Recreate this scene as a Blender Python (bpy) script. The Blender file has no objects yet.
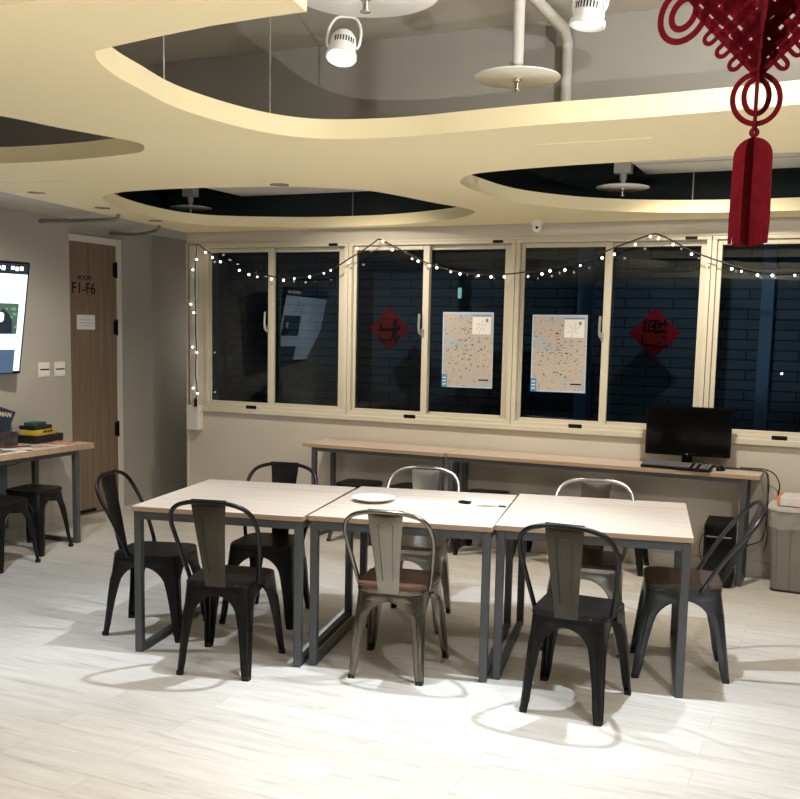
import bpy, bmesh, math, random
from mathutils import Vector, Matrix
random.seed(7)
PI = math.pi
SC = bpy.context.scene
COL = SC.collection
R = math.radians

# ------------------------------------------------------------------ materials
def _new(name):
    m = bpy.data.materials.new(name); m.use_nodes = True
    nt = m.node_tree
    b = nt.nodes.get('Principled BSDF')
    return m, nt, b
def mat(name, col, rough=.5, metal=0., var=.0, scale=8., bump=0., stretch=(1, 1, 1), spec=.5, detail=4.):
    m, nt, b = _new(name)
    b.inputs['Roughness'].default_value = rough
    b.inputs['Metallic'].default_value = metal
    b.inputs['Specular IOR Level'].default_value = spec
    tc = nt.nodes.new('ShaderNodeTexCoord'); mp = nt.nodes.new('ShaderNodeMapping')
    mp.inputs['Scale'].default_value = stretch
    nz = nt.nodes.new('ShaderNodeTexNoise'); nz.inputs['Scale'].default_value = scale; nz.inputs['Detail'].default_value = detail
    nt.links.new(tc.outputs['Object'], mp.inputs['Vector']); nt.links.new(mp.outputs['Vector'], nz.inputs['Vector'])
    cr = nt.nodes.new('ShaderNodeValToRGB')
    e = cr.color_ramp.elements
    e[0].position = .3; e[1].position = .7
    e[0].color = tuple(max(0, c * (1 - var)) for c in col) + (1,)
    e[1].color = tuple(min(1, c * (1 + var)) for c in col) + (1,)
    nt.links.new(nz.outputs['Fac'], cr.inputs['Fac']); nt.links.new(cr.outputs['Color'], b.inputs['Base Color'])
    if bump:
        bp = nt.nodes.new('ShaderNodeBump'); bp.inputs['Strength'].default_value = bump; bp.inputs['Distance'].default_value = .01
        nt.links.new(nz.outputs['Fac'], bp.inputs['Height']); nt.links.new(bp.outputs['Normal'], b.inputs['Normal'])
    return m
def emit(name, col, s):
    m, nt, b = _new(name)
    b.inputs['Base Color'].default_value = (*col, 1)
    b.inputs['Emission Color'].default_value = (*col, 1); b.inputs['Emission Strength'].default_value = s
    return m
def wood(name, c1, c2, axis='x', rough=.45, scale=3., spec=.4):
    """grain stretched along an axis of the object"""
    m, nt, b = _new(name)
    b.inputs['Roughness'].default_value = rough; b.inputs['Specular IOR Level'].default_value = spec
    tc = nt.nodes.new('ShaderNodeTexCoord'); mp = nt.nodes.new('ShaderNodeMapping')
    mp.inputs['Scale'].default_value = {'x': (.5, 9, 9), 'y': (9, .5, 9), 'z': (9, 9, .35)}[axis]
    nt.links.new(tc.outputs['Object'], mp.inputs['Vector'])
    n1 = nt.nodes.new('ShaderNodeTexNoise'); n1.inputs['Scale'].default_value = scale; n1.inputs['Detail'].default_value = 7; n1.inputs['Roughness'].default_value = .65
    nt.links.new(mp.outputs['Vector'], n1.inputs['Vector'])
    cr = nt.nodes.new('ShaderNodeValToRGB'); e = cr.color_ramp.elements
    e[0].position = .32; e[0].color = (*c1, 1); e[1].position = .68; e[1].color = (*c2, 1)
    nt.links.new(n1.outputs['Fac'], cr.inputs['Fac']); nt.links.new(cr.outputs['Color'], b.inputs['Base Color'])
    return m
def floor_mat():
    m, nt, b = _new('white_oak_planks')
    L = nt.links.new
    b.inputs['Roughness'].default_value = .38; b.inputs['Specular IOR Level'].default_value = .35
    tc = nt.nodes.new('ShaderNodeTexCoord')
    br = nt.nodes.new('ShaderNodeTexBrick')
    br.inputs['Color1'].default_value = (0, 0, 0, 1); br.inputs['Color2'].default_value = (1, 1, 1, 1); br.inputs['Mortar'].default_value = (.5, .5, .5, 1)
    br.inputs['Scale'].default_value = 1; br.inputs['Mortar Size'].default_value = .0012
    br.inputs['Brick Width'].default_value = 1.22; br.inputs['Row Height'].default_value = .152
    br.offset = .37
    L(tc.outputs['Object'], br.inputs['Vector'])
    # shift the grain per plank
    add = nt.nodes.new('ShaderNodeVectorMath'); add.operation = 'MULTIPLY_ADD'
    add.inputs[1].default_value = (7.3, 3.1, 5.7)
    L(br.outputs['Color'], add.inputs[0]); L(tc.outputs['Object'], add.inputs[2])
    mp = nt.nodes.new('ShaderNodeMapping'); mp.inputs['Scale'].default_value = (1.1, 11, 1)
    L(add.outputs[0], mp.inputs['Vector'])
    n1 = nt.nodes.new('ShaderNodeTexNoise'); n1.inputs['Scale'].default_value = 2.2; n1.inputs['Detail'].default_value = 8; n1.inputs['Roughness'].default_value = .68; n1.inputs['Distortion'].default_value = .4
    L(mp.outputs['Vector'], n1.inputs['Vector'])
    cr = nt.nodes.new('ShaderNodeValToRGB'); e = cr.color_ramp.elements
    e[0].position = .27; e[0].color = (.48, .44, .39, 1)
    e[1].position = .66; e[1].color = (.77, .75, .715, 1)
    k = cr.color_ramp.elements.new(.42); k.color = (.67, .64, .60, 1)
    L(n1.outputs['Fac'], cr.inputs['Fac'])
    # plank tone
    mx = nt.nodes.new('ShaderNodeMixRGB'); mx.blend_type = 'MULTIPLY'; mx.inputs['Fac'].default_value = .10
    L(cr.outputs['Color'], mx.inputs['Color1']); L(br.outputs['Color'], mx.inputs['Color2'])
    m2 = nt.nodes.new('ShaderNodeMixRGB'); m2.blend_type = 'MIX'
    m2.inputs['Color2'].default_value = (.30, .27, .24, 1)
    mul = nt.nodes.new('ShaderNodeMath'); mul.operation = 'MULTIPLY'; mul.inputs[1].default_value = .55
    L(br.outputs['Fac'], mul.inputs[0]); L(mul.outputs[0], m2.inputs['Fac']); L(mx.outputs['Color'], m2.inputs['Color1'])
    L(m2.outputs['Color'], b.inputs['Base Color'])
    return m
def brick_mat():
    m, nt, b = _new('dark_brick')
    L = nt.links.new
    b.inputs['Roughness'].default_value = .6
    tc = nt.nodes.new('ShaderNodeTexCoord'); mp = nt.nodes.new('ShaderNodeMapping'); mp.inputs['Rotation'].default_value = (R(90), 0, 0)
    L(tc.outputs['Object'], mp.inputs['Vector'])
    br = nt.nodes.new('ShaderNodeTexBrick')
    br.inputs['Color1'].default_value = (.052, .078, .125, 1); br.inputs['Color2'].default_value = (.066, .096, .15, 1); br.inputs['Mortar'].default_value = (.008, .011, .02, 1)
    br.inputs['Scale'].default_value = 1; br.inputs['Mortar Size'].default_value = .006
    br.inputs['Brick Width'].default_value = .36; br.inputs['Row Height'].default_value = .074
    L(mp.outputs['Vector'], br.inputs['Vector']); L(br.outputs['Color'], b.inputs['Base Color'])
    return m
def glass_mat():
    m, nt, b = _new('window_glass')
    nt.nodes.remove(b)
    out = nt.nodes['Material Output']
    tr = nt.nodes.new('ShaderNodeBsdfTransparent'); tr.inputs['Color'].default_value = (.62, .70, .74, 1)
    gl = nt.nodes.new('ShaderNodeBsdfGlossy'); gl.inputs['Roughness'].default_value = .0
    fr = nt.nodes.new('ShaderNodeFresnel'); fr.inputs['IOR'].default_value = 1.5
    mx = nt.nodes.new('ShaderNodeMixShader')
    nt.links.new(fr.outputs[0], mx.inputs[0]); nt.links.new(tr.outputs[0], mx.inputs[1]); nt.links.new(gl.outputs[0], mx.inputs[2])
    nt.links.new(mx.outputs[0], out.inputs['Surface'])
    return m
def map_mat():
    m, nt, b = _new('city_map_paper')
    L = nt.links.new
    b.inputs['Roughness'].default_value = .45
    tc = nt.nodes.new('ShaderNodeTexCoord')
    n = nt.nodes.new('ShaderNodeTexNoise'); n.inputs['Scale'].default_value = 5.5; n.inputs['Detail'].default_value = 2
    L(tc.outputs['Object'], n.inputs['Vector'])
    cr = nt.nodes.new('ShaderNodeValToRGB'); e = cr.color_ramp.elements
    e[0].position = .40; e[0].color = (.42, .46, .50, 1); e[1].position = .46; e[1].color = (.52, .455, .41, 1)
    L(n.outputs['Fac'], cr.inputs['Fac'])
    v = nt.nodes.new('ShaderNodeTexVoronoi'); v.feature = 'DISTANCE_TO_EDGE'; v.inputs['Scale'].default_value = 26
    L(tc.outputs['Object'], v.inputs['Vector'])
    lt = nt.nodes.new('ShaderNodeMath'); lt.operation = 'LESS_THAN'; lt.inputs[1].default_value = .04
    L(v.outputs['Distance'], lt.inputs[0])
    m1 = nt.nodes.new('ShaderNodeMixRGB'); m1.inputs['Color2'].default_value = (.42, .36, .32, 1)
    k = nt.nodes.new('ShaderNodeMath'); k.operation = 'MULTIPLY'; k.inputs[1].default_value = .45
    L(lt.outputs[0], k.inputs[0]); L(k.outputs[0], m1.inputs['Fac']); L(cr.outputs['Color'], m1.inputs['Color1'])
    v2 = nt.nodes.new('ShaderNodeTexNoise'); v2.inputs['Scale'].default_value = 60; v2.inputs['Detail'].default_value = 1
    L(tc.outputs['Object'], v2.inputs['Vector'])
    gt = nt.nodes.new('ShaderNodeMath'); gt.operation = 'GREATER_THAN'; gt.inputs[1].default_value = .68
    L(v2.outputs['Fac'], gt.inputs[0])
    m2 = nt.nodes.new('ShaderNodeMixRGB'); m2.inputs['Color2'].default_value = (.10, .09, .09, 1)
    L(gt.outputs[0], m2.inputs['Fac']); L(m1.outputs['Color'], m2.inputs['Color1'])
    L(m2.outputs['Color'], b.inputs['Base Color'])
    return m

M = {}
M['floor'] = floor_mat()
M['wall'] = mat('painted_concrete', (.43, .415, .39), .8, var=.07, scale=1.1, bump=.02, detail=6)
M['wallback'] = mat('cream_wall_paint', (.62, .58, .52), .75, var=.03, scale=1.5)
M['slate'] = mat('low_bounce_grey', (.09, .09, .095), .8, var=.08, scale=1.5)  # dark grey chosen so the unseen walls bounce less light
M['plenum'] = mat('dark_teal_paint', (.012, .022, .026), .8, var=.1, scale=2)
M['slab'] = mat('grey_slab_paint', (.56, .55, .53), .85, var=.06, scale=1.3)
M['beam'] = mat('grey_beam_paint', (.36, .35, .33), .85, var=.08, scale=1.3)
M['yellow'] = mat('pale_yellow_paint', (.90, .79, .51), .7, var=.015, scale=2)
M['soffit'] = mat('off_white_paint', (.60, .58, .54), .8, var=.03, scale=2)
M['alu'] = mat('cream_aluminium', (.66, .62, .51), .42, var=.02, scale=3)
M['alud'] = mat('window_handle_grey', (.5, .5, .48), .35, metal=.6, var=.02)
M['glass'] = glass_mat()
M['brick'] = brick_mat()
M['pillar'] = mat('blue_grey_tile', (.11, .19, .33), .6, var=.08, scale=3)
M['doorwood'] = wood('walnut_laminate', (.16, .115, .08), (.27, .20, .145), 'z', .5)
M['whitepaint'] = mat('white_gloss', (.72, .71, .68), .4, var=.02)
M['white'] = mat('white_enamel', (.80, .80, .79), .35, var=.01)
M['whitep'] = mat('white_plastic', (.72, .72, .70), .45, var=.02)
M['tabletop'] = wood('pale_oak_laminate', (.53, .435, .35), (.67, .57, .485), 'x', .4)
M['tableedge'] = wood('oak_edge', (.36, .25, .165), (.46, .335, .24), 'x', .5)
M['steel'] = mat('grey_powder_steel', (.085, .093, .105), .42, metal=.25, var=.04, scale=20)
M['black'] = mat('black_satin_metal', (.009, .009, .010), .38, metal=.45, var=.15, scale=6)
M['bronze'] = mat('dark_bronze_metal', (.055, .047, .036), .36, metal=.7, var=.2, scale=5)
M['gun'] = mat('dark_gunmetal', (.075, .08, .092), .3, metal=.85, var=.25, scale=5)
M['raw'] = mat('clear_coated_steel', (.20, .185, .155), .22, metal=.9, var=.15, scale=7)
M['silver'] = mat('bright_steel', (.42, .41, .39), .28, metal=.9, var=.08, scale=7)
M['seatwood'] = wood('chestnut_seat', (.06, .028, .015), (.17, .088, .048), 'x', .42)
M['seatdark'] = wood('dark_walnut_seat', (.05, .033, .026), (.13, .085, .065), 'x', .45)
M['seattan'] = wood('tan_elm_seat', (.22, .14, .085), (.42, .29, .19), 'x', .42)
M['rubber'] = mat('black_rubber', (.012, .012, .012), .7, var=.1)
M['blackp'] = mat('black_plastic', (.005, .005, .006), .5, var=.1, spec=.2)
M['gloss'] = mat('black_gloss_plastic', (.004, .004, .005), .1, var=.1, spec=.25)
M['screenoff'] = mat('dark_screen', (.003, .003, .003), .1, var=.1, spec=.15)
M['keycap'] = mat('grey_keycap', (.16, .17, .19), .5, var=.1)
M['binp'] = mat('warm_grey_plastic', (.22, .21, .19), .45, var=.04)
M['red'] = mat('red_felt', (.115, .004, .010), .9, var=.2, scale=60, bump=.05, spec=.1)
M['redpaper'] = mat('red_paper', (.34, .010, .018), .8, var=.05, spec=.1)
M['ink'] = mat('black_ink', (.006, .006, .007), .8, var=.05, spec=.1)
M['map'] = map_mat()
M['paper'] = mat('white_paper', (.82, .82, .82), .7, var=.02)
M['bluep'] = mat('blue_print', (.08, .28, .50), .5, var=.03)
M['cyanp'] = mat('pale_blue_print', (.45, .60, .75), .5, var=.03)
M['bulb'] = emit('warm_bulb', (1.0, .86, .66), 6.0)
M['lens'] = emit('cool_lamp', (.93, .97, 1.0), 14.0)
M['lampoff'] = emit('neutral_lamp', (1.0, .96, .9), 1.4)
M['cord'] = mat('black_cord', (.01, .01, .01), .5, var=.05)
M['pipe'] = mat('painted_pipe', (.58, .57, .54), .5, var=.04)
M['pipegrey'] = mat('grey_conduit', (.26, .25, .235), .45, metal=.3, var=.06)
M['chrome'] = mat('brushed_chrome', (.55, .54, .52), .25, metal=1, var=.05)
M['bag'] = mat('translucent_liner', (.62, .61, .57), .25, var=.1, scale=14, bump=.35)
_b = M['bag'].node_tree.nodes['Principled BSDF']; _b.inputs['Alpha'].default_value = .38
M['orange'] = mat('orange_card', (.75, .25, .09), .6, var=.04)
M['brightorange'] = mat('red_orange_card', (.5, .06, .03), .6, var=.04)

# ------------------------------------------------------------------ geometry helpers
def obj(name, bm, m=None, parent=None, loc=None, rot=None, smooth=False, kind=None, label=None):
    me = bpy.data.meshes.new(name)
    bmesh.ops.recalc_face_normals(bm, faces=bm.faces[:])
    bm.to_mesh(me); bm.free()
    if smooth is True:
        for p in me.polygons: p.use_smooth = True
    o = bpy.data.objects.new(name, me); COL.objects.link(o)
    if m is not None:
        for mm in (m if isinstance(m, (list, tuple)) else [m]): me.materials.append(M[mm] if isinstance(mm, str) else mm)
    if parent is not None: o.parent = parent
    if loc is not None: o.location = loc
    if rot is not None: o.rotation_euler = rot
    if kind: o['kind'] = kind
    if label: o['label'] = label
    if smooth == 'auto':
        for p in me.polygons: p.use_smooth = True
        md = o.modifiers.new('split', 'EDGE_SPLIT'); md.split_angle = R(38)
    return o
def tag(o, label, cat, group=None):
    o['label'] = label; o['category'] = cat
    if group: o['group'] = group
    return o
def thing(name, label, cat, loc=(0, 0, 0), rz=0., group=None, rot=None):
    o = bpy.data.objects.new(name, None); COL.objects.link(o)
    o.empty_display_size = .1
    o.location = loc; o.rotation_euler = rot if rot else (0, 0, rz)
    return tag(o, label, cat, group)
def copy_tree(o, parent=None):
    c = o.copy(); COL.objects.link(c)
    if parent is not None: c.parent = parent
    for ch in list(o.children): copy_tree(ch, c)
    return c
def box(bm, x0, x1, y0, y1, z0, z1, bev=0., mi=0, seg=2):
    vs = [bm.verts.new(p) for p in ((x0, y0, z0), (x1, y0, z0), (x1, y1, z0), (x0, y1, z0), (x0, y0, z1), (x1, y0, z1), (x1, y1, z1), (x0, y1, z1))]
    fs = []
    for q in ((3, 2, 1, 0), (4, 5, 6, 7), (0, 1, 5, 4), (1, 2, 6, 5), (2, 3, 7, 6), (3, 0, 4, 7)):
        f = bm.faces.new([vs[i] for i in q]); f.material_index = mi; fs.append(f)
    if bev:
        es = list({e for f in fs for e in f.edges})
        r = bmesh.ops.bevel(bm, geom=es, offset=bev, segments=seg, affect='EDGES', profile=.5)
        for f in r['faces']: f.material_index = mi
    return vs
def bx(*a, **k):
    bm = bmesh.new(); box(bm, *a, **k); return bm
def catmull(pts, n=6, closed=False):
    P = [Vector(p) for p in pts]; out = []
    N = len(P); rng = range(N if closed else N - 1)
    for i in rng:
        if closed: a, b, c, d = P[(i - 1) % N], P[i], P[(i + 1) % N], P[(i + 2) % N]
        else: a, b, c, d = P[max(i - 1, 0)], P[i], P[i + 1], P[min(i + 2, N - 1)]
        for k in range(n):
            t = k / n
            out.append(.5 * ((2 * b) + (c - a) * t + (2 * a - 5 * b + 4 * c - d) * t * t + (3 * b - 3 * c + d - a) * t ** 3))
    if not closed: out.append(P[-1].copy())
    return out
def tube(bm, pts, r, n=8, caps=True, closed=False):
    pts = [Vector(p) for p in pts]
    N = len(pts); rings = []; up = None
    for i, p in enumerate(pts):
        if closed: t = (pts[(i + 1) % N] - pts[i - 1])
        else: t = (pts[min(i + 1, N - 1)] - pts[max(i - 1, 0)])
        t.normalize()
        if up is None:
            up = Vector((0, 0, 1)) if abs(t.z) < .9 else Vector((1, 0, 0))
        up = (up - t * up.dot(t))
        if up.length < 1e-6: up = t.orthogonal()
        up.normalize(); s = t.cross(up)
        rr = r[i] if isinstance(r, (list, tuple)) else r
        rings.append([bm.verts.new(p + (up * math.cos(a) + s * math.sin(a)) * rr) for a in [2 * PI * k / n for k in range(n)]])
    for i in range(N if closed else N - 1):
        A, B = rings[i], rings[(i + 1) % N]
        for k in range(n): bm.faces.new((A[k], A[(k + 1) % n], B[(k + 1) % n], B[k]))
    if caps and not closed:
        bm.faces.new(rings[0][::-1]); bm.faces.new(rings[-1])
def lathe(bm, prof, n=24, c=(0, 0, 0), axis='z', capb=True, capt=True):
    rings = []
    for r_, z in prof:
        ring = []
        for k in range(n):
            a = 2 * PI * k / n
            p = (r_ * math.cos(a), r_ * math.sin(a), z)
            if axis == 'x': p = (p[2], p[0], p[1])
            if axis == 'y': p = (p[0], p[2], p[1])
            ring.append(bm.verts.new((c[0] + p[0], c[1] + p[1], c[2] + p[2])))
        rings.append(ring)
    for A, B in zip(rings, rings[1:]):
        for k in range(n): bm.faces.new((A[k], A[(k + 1) % n], B[(k + 1) % n], B[k]))
    if capb: bm.faces.new(rings[0][::-1])
    if capt: bm.faces.new(rings[-1])
def prism(bm, pts, z0, z1, mi=0):
    a = [bm.verts.new((p[0], p[1], z0)) for p in pts]; b = [bm.verts.new((p[0], p[1], z1)) for p in pts]
    n = len(pts)
    fs = [bm.faces.new(a[::-1]), bm.faces.new(b)]
    for i in range(n): fs.append(bm.faces.new((a[i], a[(i + 1) % n], b[(i + 1) % n], b[i])))
    for f in fs: f.material_index = mi
def rrect(x0, x1, y0, y1, r, n=5):
    out = []
    for cx, cy, a0 in ((x1 - r, y1 - r, 0), (x0 + r, y1 - r, 90), (x0 + r, y0 + r, 180), (x1 - r, y0 + r, 270)):
        for k in range(n + 1):
            a = R(a0 + 90 * k / n); out.append((cx + r * math.cos(a), cy + r * math.sin(a)))
    return out
def rounded_poly(pts, r, n=5):
    out = []; N = len(pts)
    for i in range(N):
        p = Vector(pts[i]); a = (Vector(pts[i - 1]) - p).normalized(); b = (Vector(pts[(i + 1) % N]) - p).normalized()
        s = p + a * r; e = p + b * r
        for k in range(n + 1):
            t = k / n
            q = s * (1 - t) ** 2 + p * 2 * t * (1 - t) + e * t * t
            out.append((q.x, q.y))
    return out
def filled(name, outlines, z0, z1):
    """flat shape with holes (even-odd), from z0 to z1, as a mesh datablock"""
    cu = bpy.data.curves.new(name, 'CURVE'); cu.dimensions = '2D'; cu.fill_mode = 'BOTH'; cu.extrude = abs(z1 - z0) / 2
    for pts in outlines:
        s = cu.splines.new('POLY'); s.points.add(len(pts) - 1)
        for q, p in zip(s.points, pts): q.co = (p[0], p[1], 0, 1)
        s.use_cyclic_u = True
    o = bpy.data.objects.new(name, cu); COL.objects.link(o)
    dg = bpy.context.evaluated_depsgraph_get()
    me = bpy.data.meshes.new_from_object(o.evaluated_get(dg))
    bpy.data.objects.remove(o); bpy.data.curves.remove(cu)
    me.transform(Matrix.Translation((0, 0, (z0 + z1) / 2)))
    return me
def text_mesh(body, size, depth=.0008, bold=0.):
    cu = bpy.data.curves.new('lettering', 'FONT'); cu.body = body; cu.size = size; cu.extrude = depth
    cu.align_x = 'CENTER'; cu.align_y = 'CENTER'; cu.offset = bold
    o = bpy.data.objects.new('lettering', cu); COL.objects.link(o)
    dg = bpy.context.evaluated_depsgraph_get()
    me = bpy.data.meshes.new_from_object(o.evaluated_get(dg))
    bpy.data.objects.remove(o); bpy.data.curves.remove(cu)
    return me
def link_mesh(name, me, m, parent=None, loc=(0, 0, 0), rot=(0, 0, 0), scale=(1, 1, 1)):
    o = bpy.data.objects.new(name, me); COL.objects.link(o)
    me.materials.clear(); me.materials.append(M[m])
    o.parent = parent; o.location = loc; o.rotation_euler = rot; o.scale = scale
    return o
def struct(name, bm, m, **k): return obj(name, bm, m, kind='structure', **k)

# ------------------------------------------------------------------ the room
D = 7.22
struct('floor', bx(-6.6, 2.6, -3.2, 9.0, -.1, 0), 'floor')
struct('ceiling', bx(-6.6, 2.6, -3.2, 7.22, 3.1, 3.2), 'slab')
struct('wall_left', bx(-5.93, -5.75, -3.2, 6.29, 0, 3.1), 'wall')
struct('wall_recess', bx(-6.2, -6.0, 6.29, 8.8, 0, 3.1), 'wall')
struct('wall_recess_end', bx(-6.2, -5.30, 8.75, 8.9, 0, 3.1), 'wall')
struct('wall_recess_side', bx(-5.295, -5.25, 7.42, 8.8, 0, 3.1), mat('dark_teal_render', (.035, .06, .075), .7, var=.1))
struct('wall_right', bx(2.4, 2.6, -3.2, 7.42, 0, 3.1), 'slate')
struct('wall_front', bx(-6.0, 2.6, -3.3, -3.1, 0, 3.1), 'slate')
bm = bmesh.new()
box(bm, -5.295, 2.4, D, D + .2, 0, .93); box(bm, -5.295, 2.4, D, D + .2, 2.33, 3.1)
box(bm, -5.295, -5.10, D, D + .2, .93, 2.33); box(bm, .47, 2.4, D, D + .2, .93, 2.33)
struct('wall_back', bm, 'wallback')
struct('wall_plenum', bx(-6.2, 2.4, 7.19, 7.22, 2.531, 3.1), 'plenum')
bm = bmesh.new(); box(bm, -5.75, 2.4, 4.74, 4.98, 2.66, 3.1); struct('trim_1', bm, 'beam')
struct('trim_2', bx(-5.75, 2.4, 4.981, 4.99, 2.66, 3.1), 'plenum')
struct('ceiling_plenum', bx(-5.75, 2.4, 4.99, 7.19, 3.05, 3.098), 'plenum')
struct('baseboard_back', bx(-5.29, 2.4, D - .012, D, 0, .10, bev=.003), 'wallback')
struct('baseboard_left', bx(-5.75, -5.738, -3.1, 6.29, 0, .09, bev=.003), 'wall')
struct('baseboard_recess', bx(-6.0, -5.988, 7.22, 8.75, 0, .09, bev=.003), 'wall')
# left soffit of the original ceiling
bm = bmesh.new(); prism(bm, [(-6.2, 8.8), (-6.2, 6.0), (-5.93, -3.1), (-3.9, -3.1), (-4.55, 2.9), (-4.83, 4.7), (-5.2, 7.2), (-5.3, 8.8)], 2.475, 2.53)
struct('ceiling_soffit', bm, 'soffit')

# suspended ceiling with curved openings
H1 = catmull([(-2.085, 2.405), (-2.15, 2.49), (-2.222, 2.655), (-2.267, 2.833), (-2.325, 3.103), (-2.312, 3.406), (-2.24, 3.662), (-2.084, 3.82), (-1.773, 3.883), (-1.454, 3.857), (-1.117, 3.827), (-.739, 3.822), (-.224, 3.776), (.5, 3.66), (1.2, 3.45), (1.7, 3.0), (1.7, 2.5), (1.2, 2.1), (.4, 1.93), (-.5, 1.87), (-1.1, 1.95), (-1.285, 2.12)], 6)
H1 += [Vector(p) for p in [(-1.312, 2.26), (-1.318, 2.305), (-1.45, 2.308), (-1.622, 2.32), (-1.853, 2.358), (-2.03, 2.392)]]
H2 = catmull([(-4.369, 5.088), (-4.113, 4.945), (-3.788, 4.907), (-3.514, 4.922), (-3.204, 4.969), (-2.986, 5.02), (-2.775, 5.134), (-2.607, 5.308), (-2.527, 5.552), (-2.449, 5.911), (-2.38, 6.14), (-2.356, 6.365), (-2.461, 6.573), (-2.698, 6.799), (-3.208, 7.02), (-3.676, 7.07), (-4.074, 7.03), (-4.619, 6.803), (-4.789, 6.574), (-4.82, 6.283), (-4.751, 5.868), (-4.596, 5.441)], 5, True)
H3 = catmull([(-1.983, 5.128), (-1.9, 4.97), (-1.801, 4.883), (-1.603, 4.825), (-1.357, 4.785), (-1.143, 4.767), (-.775, 4.753), (-.268, 4.728), (.3, 4.8), (.9, 5.2), (1.1, 5.9), (.7, 6.6), (.2, 6.8), (-.193, 6.844), (-.365, 6.844), (-.723, 6.842), (-1.087, 6.776), (-1.419, 6.643), (-1.721, 6.389), (-1.954, 5.975), (-2.018, 5.476), (-2.014, 5.272)], 5, True)
H4 = catmull([(-3.083, 3.008), (-3.026, 3.271), (-2.957, 3.494), (-2.929, 3.623), (-2.957, 3.72), (-3.072, 3.835), (-3.219, 3.872), (-3.558, 3.911), (-3.989, 3.884), (-4.234, 3.78), (-4.3, 3.4), (-4.1, 3.0), (-3.6, 2.72), (-3.25, 2.76)], 5, True)
H5 = catmull([(-2.1, 1.955), (-2.0, 1.99), (-1.9, 1.985), (-1.85, 1.93), (-1.95, 1.6), (-2.4, 1.4), (-2.6, 1.7)], 5, True)
me = filled('ceiling_suspended', [[(-5.285, 7.2), (-4.82, 4.68), (-4.35, 2.0), (-3.75, -3.1), (2.4, -3.1), (2.4, 7.2)], H1, H2, H3, H4, H5], 2.44, 2.52)
o = link_mesh('ceiling_suspended', me, 'yellow'); o['kind'] = 'structure'
# white ceiling panels above the openings
def panel(lab, x0, x1, y0, y1, z):
    t = thing('ceiling_panel', lab, 'ceiling panel', ((x0 + x1) / 2, (y0 + y1) / 2, z), group='white panels above the ceiling openings')
    w, d = (x1 - x0) / 2, (y1 - y0) / 2
    obj('board', bx(-w, w, -d, d, 0, .05, bev=.006), 'white', t)
    k = bmesh.new()
    for i in range(1, 3): box(k, -w, w, -d + 2 * d * i / 3 - .004, -d + 2 * d * i / 3 + .004, -.003, .001)
    obj('joint', k, 'pipegrey', t)
    k = bmesh.new()
    for sx in (-1, 1):
        for sy in (-1, 1): tube(k, [(sx * w * .8, sy * d * .8, .04), (sx * w * .8, sy * d * .8, 3.06 - z)], .006, 6)
    obj('hanger_rod', k, 'pipegrey', t)
panel('white ceiling panel seen through the left rear opening', -4.62, -3.0, 5.35, 7.05, 2.70)
panel('white ceiling panel seen through the right rear opening', -1.34, .6, 5.6, 6.9, 2.71)

# outside
struct('wall_outside', bx(-5.25, 3.5, 7.77, 7.97, -.2, 4.2), 'brick')
struct('trim_3', bx(-1.974, -1.856, 7.68, 7.769, 0, 4.0, bev=.004), 'pillar')
struct('trim_4', bx(-.633, -.545, 7.68, 7.769, 0, 4.0, bev=.004), 'pillar')
struct('ground_outside', bx(-5.3, 3.5, 7.42, 7.8, -.2, -.1), 'brick')

# ------------------------------------------------------------------ windows
Z0, Z1 = 1.012, 2.27
def window(i, x0, x1, g, top_latch, bot_latch):
    """x0..x1 outer frame, g = (left glass x0,x1, right glass x0,x1)"""
    bm = bmesh.new()
    y0, y1 = D - .012, D + .12
    box(bm, x0, x1, y0, y1, .955, .985, bev=.003); box(bm, x0, x1, y0, y1, 2.305, 2.33, bev=.003)
    box(bm, x0, x0 + .032, y0, y1, .985, 2.305, bev=.003); box(bm, x1 - .032, x1, y0, y1, .985, 2.305, bev=.003)
    # track ribs
    for yy in (D + .012, D + .062, D + .112): box(bm, x0 + .032, x1 - .032, yy - .004, yy + .004, .985, .999)
    w = struct(f'window_{i}', bm, 'alu')
    g = (g[0] * 1.005, g[1] * 1.005, g[2] * 1.0118, g[3] * 1.0118)
    for k, (a, b, yy) in enumerate(((g[0], g[1], D + .035), (g[2], g[3], D + .085))):
        s = bmesh.new(); t = .014
        l = x0 + .034 if k == 0 else g[2] - .055; r_ = g[1] + .052 if k == 0 else x1 - .034
        box(s, l, a, yy - t, yy + t, .988, 2.303, bev=.004); box(s, b, r_, yy - t, yy + t, .988, 2.303, bev=.004)
        box(s, a, b, yy - t, yy + t, .988, Z0, bev=.004); box(s, a, b, yy - t, yy + t, Z1, 2.303, bev=.004)
        so = obj('sash', s, 'alu', w)
        obj('pane', bx(a - .004, b + .004, yy - .003, yy + .003, Z0 - .004, Z1 + .004), 'glass', so)
        if k == 0:
            h = bmesh.new()
            xx = b + .004
            tube(h, catmull([(xx, yy - t, 1.62), (xx - .012, yy - t - .03, 1.63), (xx - .016, yy - t - .035, 1.68), (xx - .014, yy - t - .032, 1.775)], 4), .009, 8)
            box(h, xx - .012, xx + .012, yy - t - .012, yy - t + .001, 1.60, 1.66, bev=.003)
            obj('sash_handle', h, 'alud', so)
            if bot_latch: obj('latch', bx(bot_latch - .05, bot_latch + .05, D - .017, D - .011, .956, .986, bev=.002), 'blackp', w)
        elif top_latch:
            obj('latch', bx(top_latch - .04, top_latch + .04, D - .017, D - .011, 2.306, 2.327, bev=.002), 'blackp', w)
    return w
window(1, -5.10, -3.727, (-5.032, -4.467, -4.402, -3.803), -3.86, -4.63)
window(2, -3.723, -2.333, (-3.647, -3.071, -3.006, -2.409), -2.47, -3.16)
window(3, -2.329, -.933, (-2.255, -1.661, -1.607, -1.001), -1.07, -1.83)
window(4, -.929, .47, (-.86, -.27, -.21, .39), .30, -.42)
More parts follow.
